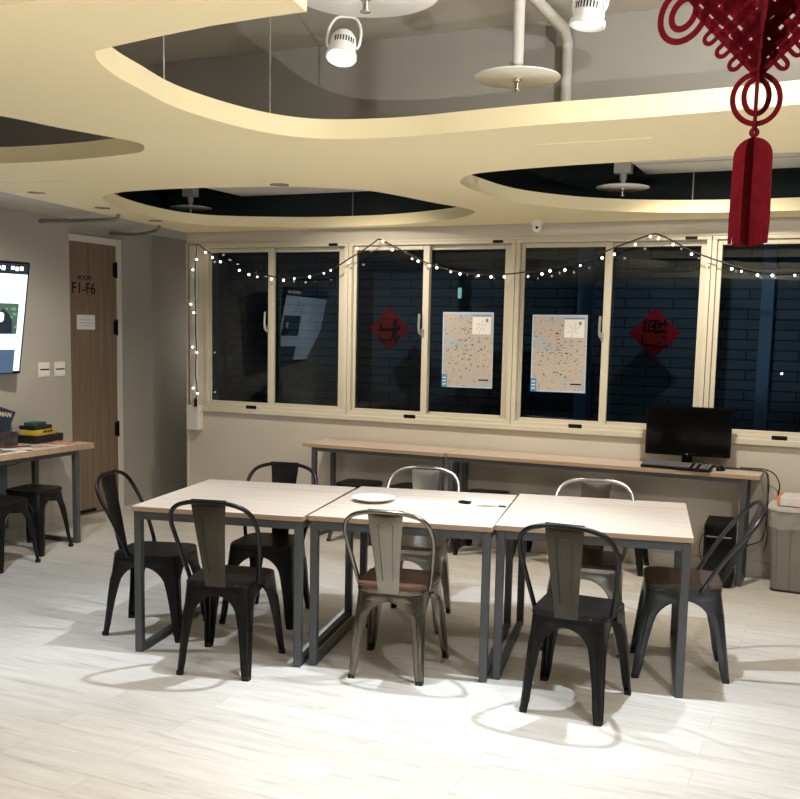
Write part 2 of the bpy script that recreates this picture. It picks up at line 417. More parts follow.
bm = bmesh.new(); box(bm, -5.13, .5, D - .035, D + .01, .915, .957, bev=.005); struct('trim_5', bm, 'alu')
bm = bmesh.new(); box(bm, -5.11, .5, D - .016, D, 2.33, 2.345, bev=.003); struct('trim_6', bm, 'alu')
bm = bmesh.new(); box(bm, -5.292, -5.275, D - .02, D, 0.1, 2.35, bev=.003); struct('trim_7', bm, 'alu')

# ------------------------------------------------------------------ door
d = struct('door_1', bx(-5.998, -5.965, 6.20, 7.10, .01, 2.325, bev=.002), 'doorwood')
bm = bmesh.new()
box(bm, -6.0, -5.955, 7.10, 7.165, 0, 2.385, bev=.004); box(bm, -6.0, -5.955, 6.20, 7.10, 2.328, 2.385, bev=.004); box(bm, -6.0, -5.955, 6.14, 6.199, 0, 2.385, bev=.004)
obj('door_frame', bm, 'whitepaint', d)
for z in (.72, 1.62, 2.12):
    bm = bmesh.new(); tube(bm, [(-5.958, 7.098, z - .07), (-5.958, 7.098, z + .07)], .010, 8); box(bm, -5.966, -5.961, 7.06, 7.10, z - .06, z + .06)
    obj('hinge', bm, 'blackp', d)
bm = bmesh.new(); box(bm, -5.965, -5.962, 6.55, 6.80, 0.02, .05); obj('door_sweep', bm, 'blackp', d)
RW = (R(90), 0, R(90))
link_mesh('room_lettering', text_mesh('ROOM', .055), 'ink', d, (-5.964, 6.70, 2.03), RW)
link_mesh('number_lettering', text_mesh('F1-F6', .13), 'ink', d, (-5.964, 6.69, 1.94), RW)
t = thing('paper_notice', 'small white paper notice taped to the wooden door', 'notice', (-5.9645, 6.71, 1.66))
obj('sheet', bx(0, .002, -.11, .11, -.062, .062), 'paper', t)
k = bmesh.new()
for z_, w_ in ((.02, .07), (-.005, .085), (-.03, .05)): box(k, .002, .0026, -w_, w_, z_ - .004, z_ + .004)
obj('print', k, 'cyanp', t)

# ------------------------------------------------------------------ tables
def fourlegs(t, w, dd, h, s, mname='steel', inset=.008):
    for x in (inset, w - inset - s):
        for y in (inset, dd - inset - s):
            obj('leg', bx(x, x + s, y, y + s, 0, h, bev=.003), mname, t)
def table(lab, loc, rz):
    t = thing('dining_table', lab, 'table', (*loc, 0), rz, 'joined dining tables')
    w, dd = .895, .965
    bm = bmesh.new(); box(bm, 0, w, 0, dd, .725, .75, bev=.002, mi=1)
    for f in bm.faces:
        if f.normal.z > .9 and f.calc_center_median().z > .749: f.material_index = 0
    obj('tabletop', bm, ['tabletop', 'tableedge'], t)
    fourlegs(t, w, dd, .724, .038)
    a, s = .008, .038
    bm = bmesh.new()
    box(bm, a + s, w - a - s, a + .003, a + s - .003, .684, .724); box(bm, a + s, w - a - s, dd - a - s + .003, dd - a - .003, .684, .724)
    box(bm, a + .003, a + s - .003, a + s, dd - a - s, .684, .724); box(bm, w - a - s + .003, w - a - .003, a + s, dd - a - s, .684, .724)
    obj('apron', bm, 'steel', t)
    for x in (a + .002, w - a - s + .002): obj('floor_bar', bx(x, x + s - .004, a + s, dd - a - s, .0, .03, bev=.002), 'steel', t)
    return t
table('left table of the joined row, bare pale wood top on grey steel frame', (-3.225, 3.93), R(11.5))
table('middle table of the joined row, holding the white plate', (-2.345, 4.155), R(11))
table('right table of the joined row, nothing on its pale wood top', (-1.475, 4.385), R(10.5))

def bench(lab, x0, x1, y0, y1, il, ir):
    t = thing('wall_counter', lab, 'counter', (x0, y0, 0), 0, 'narrow counters under the windows')
    w, dd = x1 - x0, y1 - y0
    bm = bmesh.new(); box(bm, 0, w, 0, dd, .722, .75, bev=.002, mi=1)
    for f in bm.faces:
        if f.normal.z > .9 and f.calc_center_median().z > .749: f.material_index = 0
    obj('countertop', bm, ['tabletop', 'tableedge'], t)
    s = .036
    for x in (il, w - ir - s):
        for y in (.01, dd - .01 - s): obj('leg', bx(x, x + s, y, y + s, 0, .721, bev=.002), 'steel', t)
        obj('floor_bar', bx(x + .002, x + s - .002, .01 + s, dd - .01 - s, 0, .03), 'steel', t)
    bm = bmesh.new()
    for y in (.012, dd - .012 - .03): box(bm, il + s, w - ir - s, y, y + .03, .692, .721)
    obj('apron', bm, 'steel', t)
bench('narrow pale wood counter under the left windows, nothing on it', -3.905, -2.703, 6.82, 7.19, .075, .015)
bench('narrow pale wood counter under the windows, carrying the computer', -2.697, -.50, 6.84, 7.19, .015, .08)

t = thing('side_counter', 'pale wood counter along the left wall covered with magazines', 'counter', (-5.74, 2.9, 0))
bm = bmesh.new(); box(bm, 0, .53, 0, 3.03, .71, .752, bev=.002, mi=1)
for f in bm.faces:
    if f.normal.z > .9 and f.calc_center_median().z > .751: f.material_index = 0
obj('countertop', bm, ['tabletop', 'tableedge'], t)
for y in (.06, 2.86):
    for x in (.06, .46): obj('leg', bx(x, x + .04, y, y + .04, 0, .709, bev=.002), 'steel', t)
    obj('floor_bar', bx(.10, .46, y + .002, y + .038, 0, .03), 'steel', t)
bm = bmesh.new(); box(bm, .47, .495, .1, 2.86, .675, .709); box(bm, .065, .09, .1, 2.86, .675, .709); obj('apron', bm, 'steel', t)

# ------------------------------------------------------------------ industrial metal chairs and stools
def leg_sheet(sx, sy, top, bot, zs, arch_h, d0):
    """one pressed-metal leg: two wings meeting at a rounded corner, wings reach the arch of the apron at the top"""
    bm = bmesh.new()
    ds = [0, .018, d0, d0 + .002, d0 + .007, d0 + .016, d0 + .03, d0 + .05, d0 + .075, d0 + arch_h, .24, .30, .37, zs]
    ds = sorted({round(x, 4) for x in ds if x <= zs})
    rows = []
    for d_ in ds:
        f = d_ / zs
        cx = top[0] + (bot[0] - top[0]) * f; cy = top[1] + (bot[1] - top[1]) * f
        wings = []
        for half in (abs(cx), abs(cy)):
            tip = .052 - .018 * f
            if d_ <= d0: w = half
            elif d_ < d0 + arch_h:
                u = (d0 + arch_h - d_) / arch_h
                w = half - (half - .055) * math.sqrt(max(0, 1 - u * u))
            else: w = .055 + (tip - .055) * min(1, (d_ - d0 - arch_h) / .1)
            if d_ > .3: w = min(w, .05 - .022 * (d_ - .3) / max(.01, zs - .3))
            wings.append(w)
        r = .035 * (1 - f) + .012 * f
        X, Y, z = cx, cy, zs - d_
        pts = [(X - wings[0], Y), (X - max(wings[0] * .5, r * 1.01), Y + .004)]
        for k in range(5):
            a = R(90 - 90 * k / 4); pts.append((X - r + r * math.cos(a), Y - r + r * math.sin(a)))
        pts += [(X + .004, Y - max(wings[1] * .5, r * 1.01)), (X, Y - wings[1])]
        rows.append([bm.verts.new((sx * p[0], sy * p[1], z)) for p in pts])
    for A, B in zip(rows, rows[1:]):
        for k in range(len(A) - 1): bm.faces.new((A[k], A[k + 1], B[k + 1], B[k]))
    bmesh.ops.recalc_face_normals(bm, faces=bm.faces[:])
    e0 = [r_[0].co.copy() for r_ in rows[2:]]; e1 = [r_[-1].co.copy() for r_ in rows[2:]]
    bmesh.ops.solidify(bm, geom=bm.faces[:], thickness=.003)
    for e in (e0, e1): tube(bm, e, .0038, 6)
    # long pressed rib down the corner
    c0 = [Vector((sx * (top[0] + (bot[0] - top[0]) * f - .012), sy * (top[1] + (bot[1] - top[1]) * f - .012), zs * (1 - f))) for f in (.22, .3, .45, .6, .75, .84)]
    tube(bm, c0, [.006, .012, .014, .013, .010, .004], 8)
    return bm
def cap_bm(sx, sy, bot):
    bm = bmesh.new(); prism(bm, rounded_poly([(bot[0] - .028, bot[1] - .028), (bot[0] + .002, bot[1] - .028), (bot[0] + .002, bot[1] + .002), (bot[0] - .028, bot[1] + .002)], .007, 3), 0, .020)
    for v in bm.verts: v.co.x *= sx; v.co.y *= sy
    return bm
def chair(lab, loc, rz, metal, seat, splat=None, lean=0.):
    LY = lambda y, z: y - lean * max(0, (z - .43) / .42) ** 1.1
    t = thing('cafe_chair', lab, 'chair', (*loc, 0), rz, 'metal chairs round the tables')
    zs = .435
    tf, bf = (.178, .178), (.212, .228); tb, bb = (.160, .172), (.180, .225)
    for sx, sy, tt, bt in ((1, 1, tf, bf), (-1, 1, tf, bf), (1, -1, tb, bb), (-1, -1, tb, bb)):
        l = obj('leg', leg_sheet(sx, sy, tt, bt, zs, .115, .045), metal, t, smooth='auto')
        obj('foot_cap', cap_bm(sx, sy, bt), 'rubber', l)
    out = rounded_poly([(-.166, -.178), (.166, -.178), (.184, .184), (-.184, .184)], .065, 6)
    inn = rounded_poly([(-.150, -.162), (.150, -.162), (.168, .168), (-.168, .168)], .06, 6)
    bm = bmesh.new()
    prism(bm, out, .425, .446)
    bm.faces.ensure_lookup_table()
    bmesh.ops.bevel(bm, geom=[e for e in bm.edges if abs(e.verts[0].co.z - e.verts[1].co.z) < 1e-5], offset=.006, segments=2, affect='EDGES')
    if seat is None:
        prism(bm, inn, .4455, .4475)
        for (x, y) in ((0, 0), (.03, .03), (-.03, .03), (.03, -.03), (-.03, -.03)): lathe(bm, [(.006, .4476), (.006, .448)], 8, (x, y, 0))
        obj('seat', bm, metal, t, smooth='auto')
    else:
        obj('seat_pan', bm, metal, t, smooth='auto')
        bm = bmesh.new(); prism(bm, out, .447, .468)
        bmesh.ops.bevel(bm, geom=[e for e in bm.edges if abs(e.verts[0].co.z - e.verts[1].co.z) < 1e-5], offset=.006, segments=3, affect='EDGES')
        obj('seat', bm, seat, t, smooth='auto', label='wooden seat board')
    bm = bmesh.new()
    for a, b in (((.15, .15), (-.14, -.15)), ((-.15, .15), (.14, -.15))):
        v = Vector((b[0] - a[0], b[1] - a[1], 0)).normalized(); n = Vector((-v.y, v.x, 0)) * .011
        z = .365 if a[0] > 0 else .371
        pts = [Vector((a[0], a[1], z)), Vector((b[0], b[1], z))]
        for p0, p1 in ((pts[0], pts[1]),):
            vs = []
            for p in (p0, p1):
                for s in (-1, 1):
                    for dz in (-.003, .003): vs.append(bm.verts.new(p + n * s + Vector((0, 0, dz))))
            for q in ((0, 1, 3, 2), (4, 6, 7, 5), (0, 4, 5, 1), (2, 3, 7, 6), (0, 2, 6, 4), (1, 5, 7, 3)): bm.faces.new([vs[i] for i in q])
    obj('cross_brace', bm, metal, t)
    half = [(.172, -.075, .432), (.182, -.090, .485), (.197, -.125, .575), (.209, -.165, .665), (.211, -.205, .735), (.196, -.232, .787), (.160, -.250, .822), (.10, -.261, .841), (.045, -.265, .846), (0, -.266, .847)]
    half = [(x, LY(y, z), z) for x, y, z in half]
    path = half + [(-x, y, z) for x, y, z in half[-2::-1]]
    bm = bmesh.new(); tube(bm, catmull(path, 4), .0108, 10); obj('back_hoop', bm, metal, t, smooth=True)
    # tapered back splat
    bm = bmesh.new(); rows = []
    prof = [(.430, -.181, .050), (.47, -.190, .053), (.53, -.203, .057), (.60, -.218, .063), (.68, -.237, .070), (.76, -.253, .077), (.82, -.263, .083), (.850, -.267, .085), (.859, -.262, .084), (.855, -.253, .084)]
    prof = [(z, LY(y, z), w) for z, y, w in prof]
    for z, y, w in prof:
        rows.append([bm.verts.new((w * u, y - .010 * (1 - u * u) * min(1, (z - .42) / .1) * (0 if z > .845 else 1), z)) for u in (-1, -.94, -.5, 0, .5, .94, 1)])
    for A, B in zip(rows, rows[1:]):
        for k in range(6): bm.faces.new((A[k], A[k + 1], B[k + 1], B[k]))
    bmesh.ops.recalc_face_normals(bm, faces=bm.faces[:])
    bmesh.ops.solidify(bm, geom=bm.faces[:], thickness=.0022)
    # pressed outline
    def sp(u, z):
        for (z0, y0, w0), (z1, y1, w1) in zip(prof, prof[1:]):
            if z0 <= z <= z1:
                f = (z - z0) / (z1 - z0); return (u * (w0 + (w1 - w0) * f), y0 + (y1 - y0) * f - .010 * (1 - u * u) - .001, z)
        return (0, 0, z)
    loop = [sp(-.45, .50), sp(-.45, .60), sp(-.45, .70), sp(-.45, .78), sp(-.3, .79), sp(.3, .79), sp(.45, .78), sp(.45, .70), sp(.45, .60), sp(.45, .50)]
    tube(bm, loop, .0028, 6)
    obj('back_splat', bm, splat or metal, t, smooth='auto')
    return t
chair('black metal chair at the left end of the tables, facing along them', (-3.375, 4.305), R(15 - 90), 'black', None)
chair('black metal chair, back to us, in front of the left table', (-2.70, 4.015), R(12.5), 'black', None, 'bronze')
chair('raw steel chair with chestnut wood seat, back to us, before the middle table', (-1.945, 4.345), R(9.5), 'raw', 'seatwood').scale = (1, 1, .965)
chair('dark bronze metal chair, back to us, in front of the right table', (-1.045, 4.285), R(-.5), 'black', None, 'bronze')
chair('gunmetal chair with dark wood seat at the right end of the tables', (-.695, 4.985), R(12.5 + 90), 'gun', 'seatdark', None, .09)
chair('black metal chair on the window side of the left table', (-2.965, 4.81), R(192), 'black', None)
chair('bright steel chair with tan wood seat behind the middle table', (-2.20, 5.12), R(190), 'silver', 'seattan')
chair('bright steel chair with dark seat behind the right table', (-1.215, 5.185), R(188), 'silver', 'seatdark', 'raw')

def stool(lab, loc, rz, metal='black', group='low stools under the window counters', seatm=None):
    t = thing('low_stool', lab, 'stool', (*loc, 0), rz, group)
    zs = .44; tp, bt = (.142, .142), (.19, .19)
    for sx in (1, -1):
        for sy in (1, -1):
            l = obj('leg', leg_sheet(sx, sy, tp, bt, zs, .10, .05), metal, t, smooth='auto')
            obj('foot_cap', cap_bm(sx, sy, bt), 'rubber', l)
    bm = bmesh.new(); prism(bm, rrect(-.152, .152, -.152, .152, .045, 6), .432, .456)
    bmesh.ops.bevel(bm, geom=[e for e in bm.edges if abs(e.verts[0].co.z - e.verts[1].co.z) < 1e-5], offset=.006, segments=2, affect='EDGES')
    obj('seat', bm, seatm or metal, t, smooth='auto')
    bm = bmesh.new()
    tube(bm, [(.13, .13, .36), (-.13, -.13, .36)], .008, 6); tube(bm, [(.13, -.13, .366), (-.13, .13, .366)], .008, 6)
    obj('cross_brace', bm, metal, t)
    return t
G2 = 'black stools at the left counter'
stool('black metal stool under the left wall counter, by its end legs', (-5.36, 5.46), R(8), 'black', G2)
stool('black metal stool at the left wall counter, cut by the picture edge', (-5.22, 4.98), R(2), 'black', G2)
stool('black topped stool with steel legs under the left end of the window counter', (-3.47, 6.96), R(3), 'raw', seatm='black')
stool('black topped steel stool behind the white plate, under the window counter', (-3.03, 7.0), R(-4), 'raw', seatm='black')
stool('black stool under the window counter, behind the pens on the table', (-2.43, 7.0), R(4), 'black')
stool('black stool under the computer counter, hidden behind the left half of the right table', (-1.98, 6.99), R(-3), 'black')
stool('black stool under the computer counter, the one nearest the computer tower', (-1.42, 6.99), R(4), 'black')

# ------------------------------------------------------------------ things on the dining tables
t = thing('round_plate', 'round white plate lying on the middle table', 'plate', (-2.25, 4.68, .7505))
bm = bmesh.new(); lathe(bm, [(.055, 0), (.062, 0), (.075, .006), (.112, .020), (.114, .023), (.110, .0235), (.074, .010), (.05, .007), (.012, .0065)], 40)
obj('plate_body', bm, 'white', t, smooth='auto')
tag(obj('paper_sheet', bx(-.105, .105, -.148, .148, 0, .0012), 'paper', loc=(-2.0, 4.73, .7505), rot=(0, 0, R(100))), 'loose sheet of paper beside the white plate', 'paper')
tag(obj('paper_sheet', bx(-.105, .105, -.13, .13, 0, .0016), 'paper', loc=(-1.72, 4.93, .7505), rot=(0, 0, R(96))), 'white leaflet under the black clip and pen', 'paper')
t = thing('binder_clip', 'small black clip lying on the white leaflet', 'clip', (-1.80, 4.85, .7525), R(-10))
obj('clip_body', bx(-.03, .03, -.02, .02, 0, .014, bev=.003), 'blackp', t)
k = bmesh.new(); tube(k, [(-.02, .018, .006), (-.012, .05, .004), (.012, .05, .004), (.02, .018, .006)], .0015, 6); obj('wire_handle', k, 'chrome', t)
t = thing('ballpoint_pen', 'dark pen lying across the white leaflet', 'pen', (-1.66, 4.83, .757), 0, rot=(0, R(90), R(14)))
k = bmesh.new(); lathe(k, [(.001, -.07), (.0045, -.058), (.0045, .05)], 10); obj('barrel', k, 'chrome', t)
k = bmesh.new(); lathe(k, [(.005, .05), (.005, .085), (.003, .088)], 10); obj('cap', k, 'blackp', t)

# ------------------------------------------------------------------ computer corner
t = thing('computer_monitor', 'black flat monitor standing on the window counter', 'monitor', (-1.0, 7.065, .75), R(2))
bm = bmesh.new(); box(bm, -.285, .285, -.018, .022, .075, .415, bev=.006); obj('housing', bm, 'gloss', t)
obj('screen', bx(-.266, .266, -.0195, -.0175, .10, .396), 'screenoff', t)
bm = bmesh.new(); prism(bm, rrect(-.12, .12, -.09, .09, .05, 6), 0, .012); obj('base', bm, 'gloss', t)
obj('neck', bx(-.035, .035, .004, .03, .01, .12, bev=.005), 'gloss', t)
obj('power_light', bx(-.006, .006, -.0195, -.017, .086, .090), 'whitep', t)
t = thing('keyboard', 'black keyboard with grey keys in front of the monitor', 'keyboard', (-1.04, 6.905, .7505), R(-4))
bm = bmesh.new(); box(bm, -.232, .232, -.068, .068, 0, .018, bev=.004); box(bm, -.2, -.17, .045, .06, -.016, .004); box(bm, .17, .2, .045, .06, -.016, .004); obj('keyboard_body', bm, 'blackp', t)
t.rotation_euler = (R(7.5), 0, R(-4)); t.location.z += .0095
bm = bmesh.new()
for r_ in range(5):
    for c in range(21):
        if c in (15, 17): continue
        x = -.222 + c * .0212
        box(bm, x, x + .0175, -.056 + r_ * .0235, -.036 + r_ * .0235, .017, .024)
obj('keys', bm, 'keycap', t)
t = thing('computer_mouse', 'black mouse right of the keyboard', 'mouse', (-.765, 6.99, .7505), R(-6))
bm = bmesh.new(); bmesh.ops.create_uvsphere(bm, u_segments=18, v_segments=10, radius=1)
for v in bm.verts: v.co = Vector((v.co.x * .031, v.co.y * .055, max(0, v.co.z) * .034))
obj('mouse_body', bm, 'blackp', t, smooth=True)
k = bmesh.new(); lathe(k, [(.006, -.004), (.006, .004)], 10, (0, .028, .028), 'x'); obj('scroll_wheel', k, 'chrome', t)
t = thing('computer_tower', 'black desktop computer tower on the floor under the counter', 'computer', (-.735, 6.93, 0), R(3))
bm = bmesh.new(); box(bm, -.095, .095, -.17, .17, .012, .42, bev=.005); obj('case', bm, 'blackp', t)
obj('front_panel', bx(-.09, .09, -.182, -.168, .02, .41, bev=.004), 'gloss', t)
obj('drive_bay', bx(-.08, .08, -.185, -.180, .335, .345), 'chrome', t)
k = bmesh.new(); lathe(k, [(.014, -.186), (.014, -.182)], 14, (.045, 0, .06), 'y'); obj('power_button', k, 'chrome', t)
k = bmesh.new()
for i in range(10): box(k, -.082, -.074, -.1845, -.181, .05 + i * .022, .062 + i * .022)
obj('vent_slots', k, 'rubber', t)
for sx in (-.07, .07):
    k = bmesh.new(); lathe(k, [(.012, 0), (.012, .014)], 10, (sx, -.13, 0)); lathe(k, [(.012, 0), (.012, .014)], 10, (sx, .13, 0)); obj('foot', k, 'rubber', t)
def cord(name, lab, cat, pts, r=.004, m='cord', group=None, n=5):
    bm = bmesh.new(); tube(bm, catmull(pts, n), r, 6)
    return tag(obj(name, bm, m, smooth=True), lab, cat, group)
GC = 'black cables at the counter end'
cord('monitor_cable', 'black monitor cable running over the counter end and down', 'cable', [(-.93, 7.07, .80), (-.80, 7.10, .757), (-.66, 7.08, .757), (-.54, 7.06, .757), (-.485, 7.03, .755), (-.462, 7.02, .69), (-.455, 7.03, .5), (-.47, 7.05, .33), (-.50, 7.08, .27), (-.60, 7.12, .22), (-.66, 7.12, .2)], .0045, group=GC)
cord('mouse_cable', 'thin black mouse cable draped off the counter end', 'cable', [(-.765, 7.045, .766), (-.70, 7.12, .757), (-.60, 7.13, .757), (-.53, 7.14, .757), (-.485, 7.13, .752), (-.46, 7.13, .66), (-.468, 7.14, .48), (-.455, 7.16, .3), (-.47, 7.19, .19)], .003, group=GC)
cord('power_cable', 'black power cable looping from the counter towards the wall behind the bin', 'cable', [(-.66, 7.165, .757), (-.56, 7.16, .758), (-.49, 7.15, .757), (-.43, 7.14, .73), (-.395, 7.14, .66), (-.40, 7.15, .58), (-.375, 7.17, .50), (-.38, 7.2, .42)], .0045, group=GC)
cord('tower_cable', 'black cable curving beside the computer tower', 'cable', [(-.822, 7.04, .30), (-.86, 7.05, .29), (-.885, 7.07, .2), (-.87, 7.1, .1), (-.83, 7.14, .02)], .0035, group=GC)

# ------------------------------------------------------------------ bin with box
t = thing('waste_bin', 'grey ribbed waste bin with clear liner against the back wall', 'bin', (-.205, 6.965, 0), R(-2))
bm = bmesh.new()
a = rrect(-.19, .19, -.125, .125, .045, 6); b = rrect(-.222, .222, -.15, .15, .05, 6)
va = [bm.verts.new((x, y, .012)) for x, y in a]; vb = [bm.verts.new((x, y, .545)) for x, y in b]
n = len(a); bm.faces.new(va[::-1])
for i in range(n): bm.faces.new((va[i], va[(i + 1) % n], vb[(i + 1) % n], vb[i]))
bmesh.ops.recalc_face_normals(bm, faces=bm.faces[:]); bmesh.ops.solidify(bm, geom=bm.faces[:], thickness=.003)
for x in (-.17, -.085, 0, .085, .17): tube(bm, [(x * .9, -.1265, .02), (x * 1.02, -.147, .46)], .004, 6)
obj('bin_body', bm, 'binp', t, smooth='auto')
bm = bmesh.new(); prism(bm, rrect(-.193, .193, -.128, .128, .045, 6), 0, .014); obj('base', bm, 'rubber', t)
bm = bmesh.new(); o2 = rrect(-.233, .233, -.161, .161, .055, 6)
prism(bm, o2, .535, .562)
bmesh.ops.bevel(bm, geom=[e for e in bm.edges if abs(e.verts[0].co.z - e.verts[1].co.z) < 1e-5], offset=.008, segments=2, affect='EDGES')
obj('lid', bm, 'soffit', t, smooth='auto')
bm = bmesh.new()
def ring(s, z, j): return [bm.verts.new((x * s + random.uniform(-j, j), y * s + random.uniform(-j, j), z + random.uniform(-j, j) * 2)) for x, y in rrect(-.222, .222, -.15, .15, .05, 8)]
rs = [ring(1.02, .537, 0), ring(1.03, .50, .003), ring(1.015, .46, .004), ring(1.02, .425, .006)]
for A, B in zip(rs, rs[1:]):
    for i in range(len(A)): bm.faces.new((A[i], A[(i + 1) % len(A)], B[(i + 1) % len(A)], B[i]))
obj('bin_liner', bm, 'bag', t, smooth=True, label='crinkled clear liner under the rim')
t = thing('snack_box', 'white and orange cardboard box lying on the waste bin lid', 'box', (-.155, 6.95, .5625), R(-3))
bm = bmesh.new(); box(bm, -.21, .21, -.12, .12, .006, .062, bev=.003); obj('carton', bm, 'whitep', t)
bm = bmesh.new(); box(bm, -.226, -.208, -.121, .121, .0055, .063, bev=.003); obj('end_flap', bm, 'orange', t, label='orange end of the box')
obj('tray', bx(-.13, .22, -.123, .123, 0, .008, bev=.002), 'brightorange', t)
link_mesh('lettering', text_mesh('■■■', .028), 'ink', t, (.02, -.1208, .042), (R(90), 0, 0))
k = bmesh.new()
for i in range(7): box(k, -.03 + i * .014, -.02 + i * .014, -.1208, -.1198, .016, .022)
obj('print', k, 'pipegrey', t)

# ------------------------------------------------------------------ left counter: magazines etc.
def mag(name, lab, cat, x, y, w, l, h, rz, col, z=.7525, col2=None):
    t = thing(name, lab, cat, (x, y, z), R(rz), 'printed matter on the left counter')
    obj('pages', bx(-w / 2 + .002, w / 2 - .002, -l / 2 + .002, l / 2 - .002, 0, h * .8), 'paper', t)
    obj('cover', bx(-w / 2, w / 2, -l / 2, l / 2, h * .8, h), mat('cover_ink', col, .35, var=.35, scale=14), t)
    if col2: obj('cover_picture', bx(-w / 2 + .02, w / 2 - .02, -l / 2 + .03, l / 2 - .07, h, h + .0006), mat('cover_picture', col2, .35, var=.5, scale=22), t)
    return t
mag('magazine', 'orange-red magazine near the far end of the counter', 'magazine', -5.36, 5.74, .17, .24, .008, 20, (.55, .12, .09), col2=(.7, .4, .3))
mag('leaflet', 'pale leaflet at the counter corner, showing a small picture', 'leaflet', -5.30, 5.52, .10, .20, .004, -14, (.62, .52, .45), col2=(.4, .3, .25))
mag('magazine', 'red and dark magazine in front of the black game box', 'magazine', -5.38, 5.30, .20, .28, .010, 38, (.30, .035, .03), col2=(.05, .04, .04))
mag('leaflet', 'white folded leaflet beside the red magazine', 'leaflet', -5.30, 5.24, .10, .21, .005, -30, (.72, .72, .7), z=.7633, col2=(.5, .5, .52))
mag('magazine', 'brown covered magazine lying at the counter front edge', 'magazine', -5.34, 5.03, .19, .26, .007, 12, (.16, .10, .07), col2=(.35, .25, .18))
mag('leaflet', 'dark leaflet lying between the magazines', 'leaflet', -5.42, 5.08, .11, .22, .005, -50, (.05, .05, .06), z=.7603, col2=(.25, .22, .2))
mag('leaflet', 'white leaflet on the counter, left of the grey magazine', 'leaflet', -5.50, 4.80, .12, .21, .004, 64, (.70, .69, .67))
mag('magazine', 'grey magazine nearest the picture edge on the counter', 'magazine', -5.36, 4.76, .2, .27, .008, -18, (.35, .34, .34), col2=(.12, .1, .1))
# game boxes in a pile
def gbox(lab, x, y, z, w, l, h, rz, col, txt=None):
    t = thing('game_box', lab, 'box', (x, y, z), R(rz), 'boxes piled on the left counter')
    m_ = mat('box_card', col, .45, var=.12, scale=12)
    obj('tray', bx(-w / 2 + .002, w / 2 - .002, -l / 2 + .002, l / 2 - .002, 0, h * .5), m_, t)
    obj('lid', bx(-w / 2, w / 2, -l / 2, l / 2, h * .3, h, bev=.002), m_, t)
    if txt: link_mesh('print', text_mesh(txt, h * .6), 'ink', t, (w / 2 + .0006, 0, h * .62), RW)
    return t
gbox('wide black box at the bottom of the pile', -5.60, 5.755, .7525, .22, .32, .058, 6, (.010, .010, .013))
gbox('yellow printed box in the middle of the pile', -5.585, 5.75, .811, .16, .22, .038, 10, (.62, .44, .04), '■■ ■ ■■')
gbox('black box on the yellow box', -5.60, 5.735, .8495, .14, .20, .030, 4, (.012, .014, .018))
gbox('small teal box on top of the pile', -5.60, 5.73, .880, .10, .14, .022, 12, (.02, .09, .11))
# standing display with dark blue header
t = thing('leaflet_display', 'dark blue standing display with cream lettering on the left counter', 'display stand', (-5.66, 5.36, .7525), R(-8))
bm = bmesh.new()
pts = [(-.18, .0), (.15, .0), (.15, .11), (.165, .16), (.205, .235), (.06, .285), (-.22, .30), (-.22, .12)]
a = [bm.verts.new((0, p[0], p[1])) for p in pts]; b = [bm.verts.new((.012, p[0], p[1])) for p in pts]
bm.faces.new(a); bm.faces.new(b[::-1])
for i in range(len(pts)): bm.faces.new((a[i], a[(i + 1) % len(pts)], b[(i + 1) % len(pts)], b[i]))
obj('backboard', bm, mat('navy_card', (.022, .035, .075), .4, var=.2, scale=9), t)
bm = bmesh.new(); box(bm, .0, .10, -.18, .15, 0, .10); obj('tray', bm, mat('dark_photo_card', (.05, .045, .05), .4, var=.7, scale=26), t)
M['cream_ink'] = mat('cream_ink', (.62, .58, .42), .5, var=.05)
o = link_mesh('lettering', text_mesh('HUMAN', .046, .0008, .001), 'cream_ink', t, (.0125, .082, .225), (R(90), R(0), R(90)))
o.rotation_euler = (R(90), R(8), R(90))
bm = bmesh.new(); prism(bm, [(-.16, .06), (-.03, .10), (-.01, .15), (-.10, .175), (-.17, .16)], 0, .002)
obj('white_figure', bm, 'paper', t, loc=(.0125, 0, 0), rot=(R(90), 0, R(90)))

# outlet on the wall under the left counter
t = thing('wall_outlet', 'pale wall outlet box under the left counter', 'outlet', (-5.75, 5.36, .62))
obj('box', bx(0, .045, -.07, .07, -.05, .05, bev=.004), 'whitep', t)
obj('plug', bx(.045, .085, .02, .05, -.015, .015, bev=.004), 'blackp', t)
k = bmesh.new(); tube(k, catmull([(.085, .035, 0), (.11, .1, -.02), (.1, .22, -.025), (.08, .36, .01), (.06, .5, .07)], 5), .004, 6); obj('plug_cord', k, 'cord', t)
tag(obj('cable_trunking', bx(-5.75, -5.722, 3.0, 5.29, .595, .645, bev=.003), 'whitep'), 'pale cable trunking running along the left wall below the counter', 'trunking')
tag(obj('wall_panel', bx(-5.75, -5.74, 3.0, 5.58, .10, .60), mat('slate_blue_board', (.13, .15, .20), .6, var=.1)), 'slate blue board on the wall beneath the left counter', 'board')

# wall switches
for y, l in ((5.985, 'left one of the two white switch plates by the door'), (6.155, 'right one of the two white switch plates by the door')):
    t = thing('light_switch', l, 'light switch', (-5.75, y, 1.285), group='switch plates')
    obj('plate', bx(0, .010, -.058, .058, -.058, .058, bev=.003), 'whitep', t)
    for z in (-.027, .027): obj('rocker', bx(.009, .014, -.045, .045, z - .021, z + .021, bev=.002), 'white', t)
    bm = bmesh.new(); box(bm, .0095, .0125, -.048, .048, -.004, .004); obj('gap', bm, 'blackp', t)

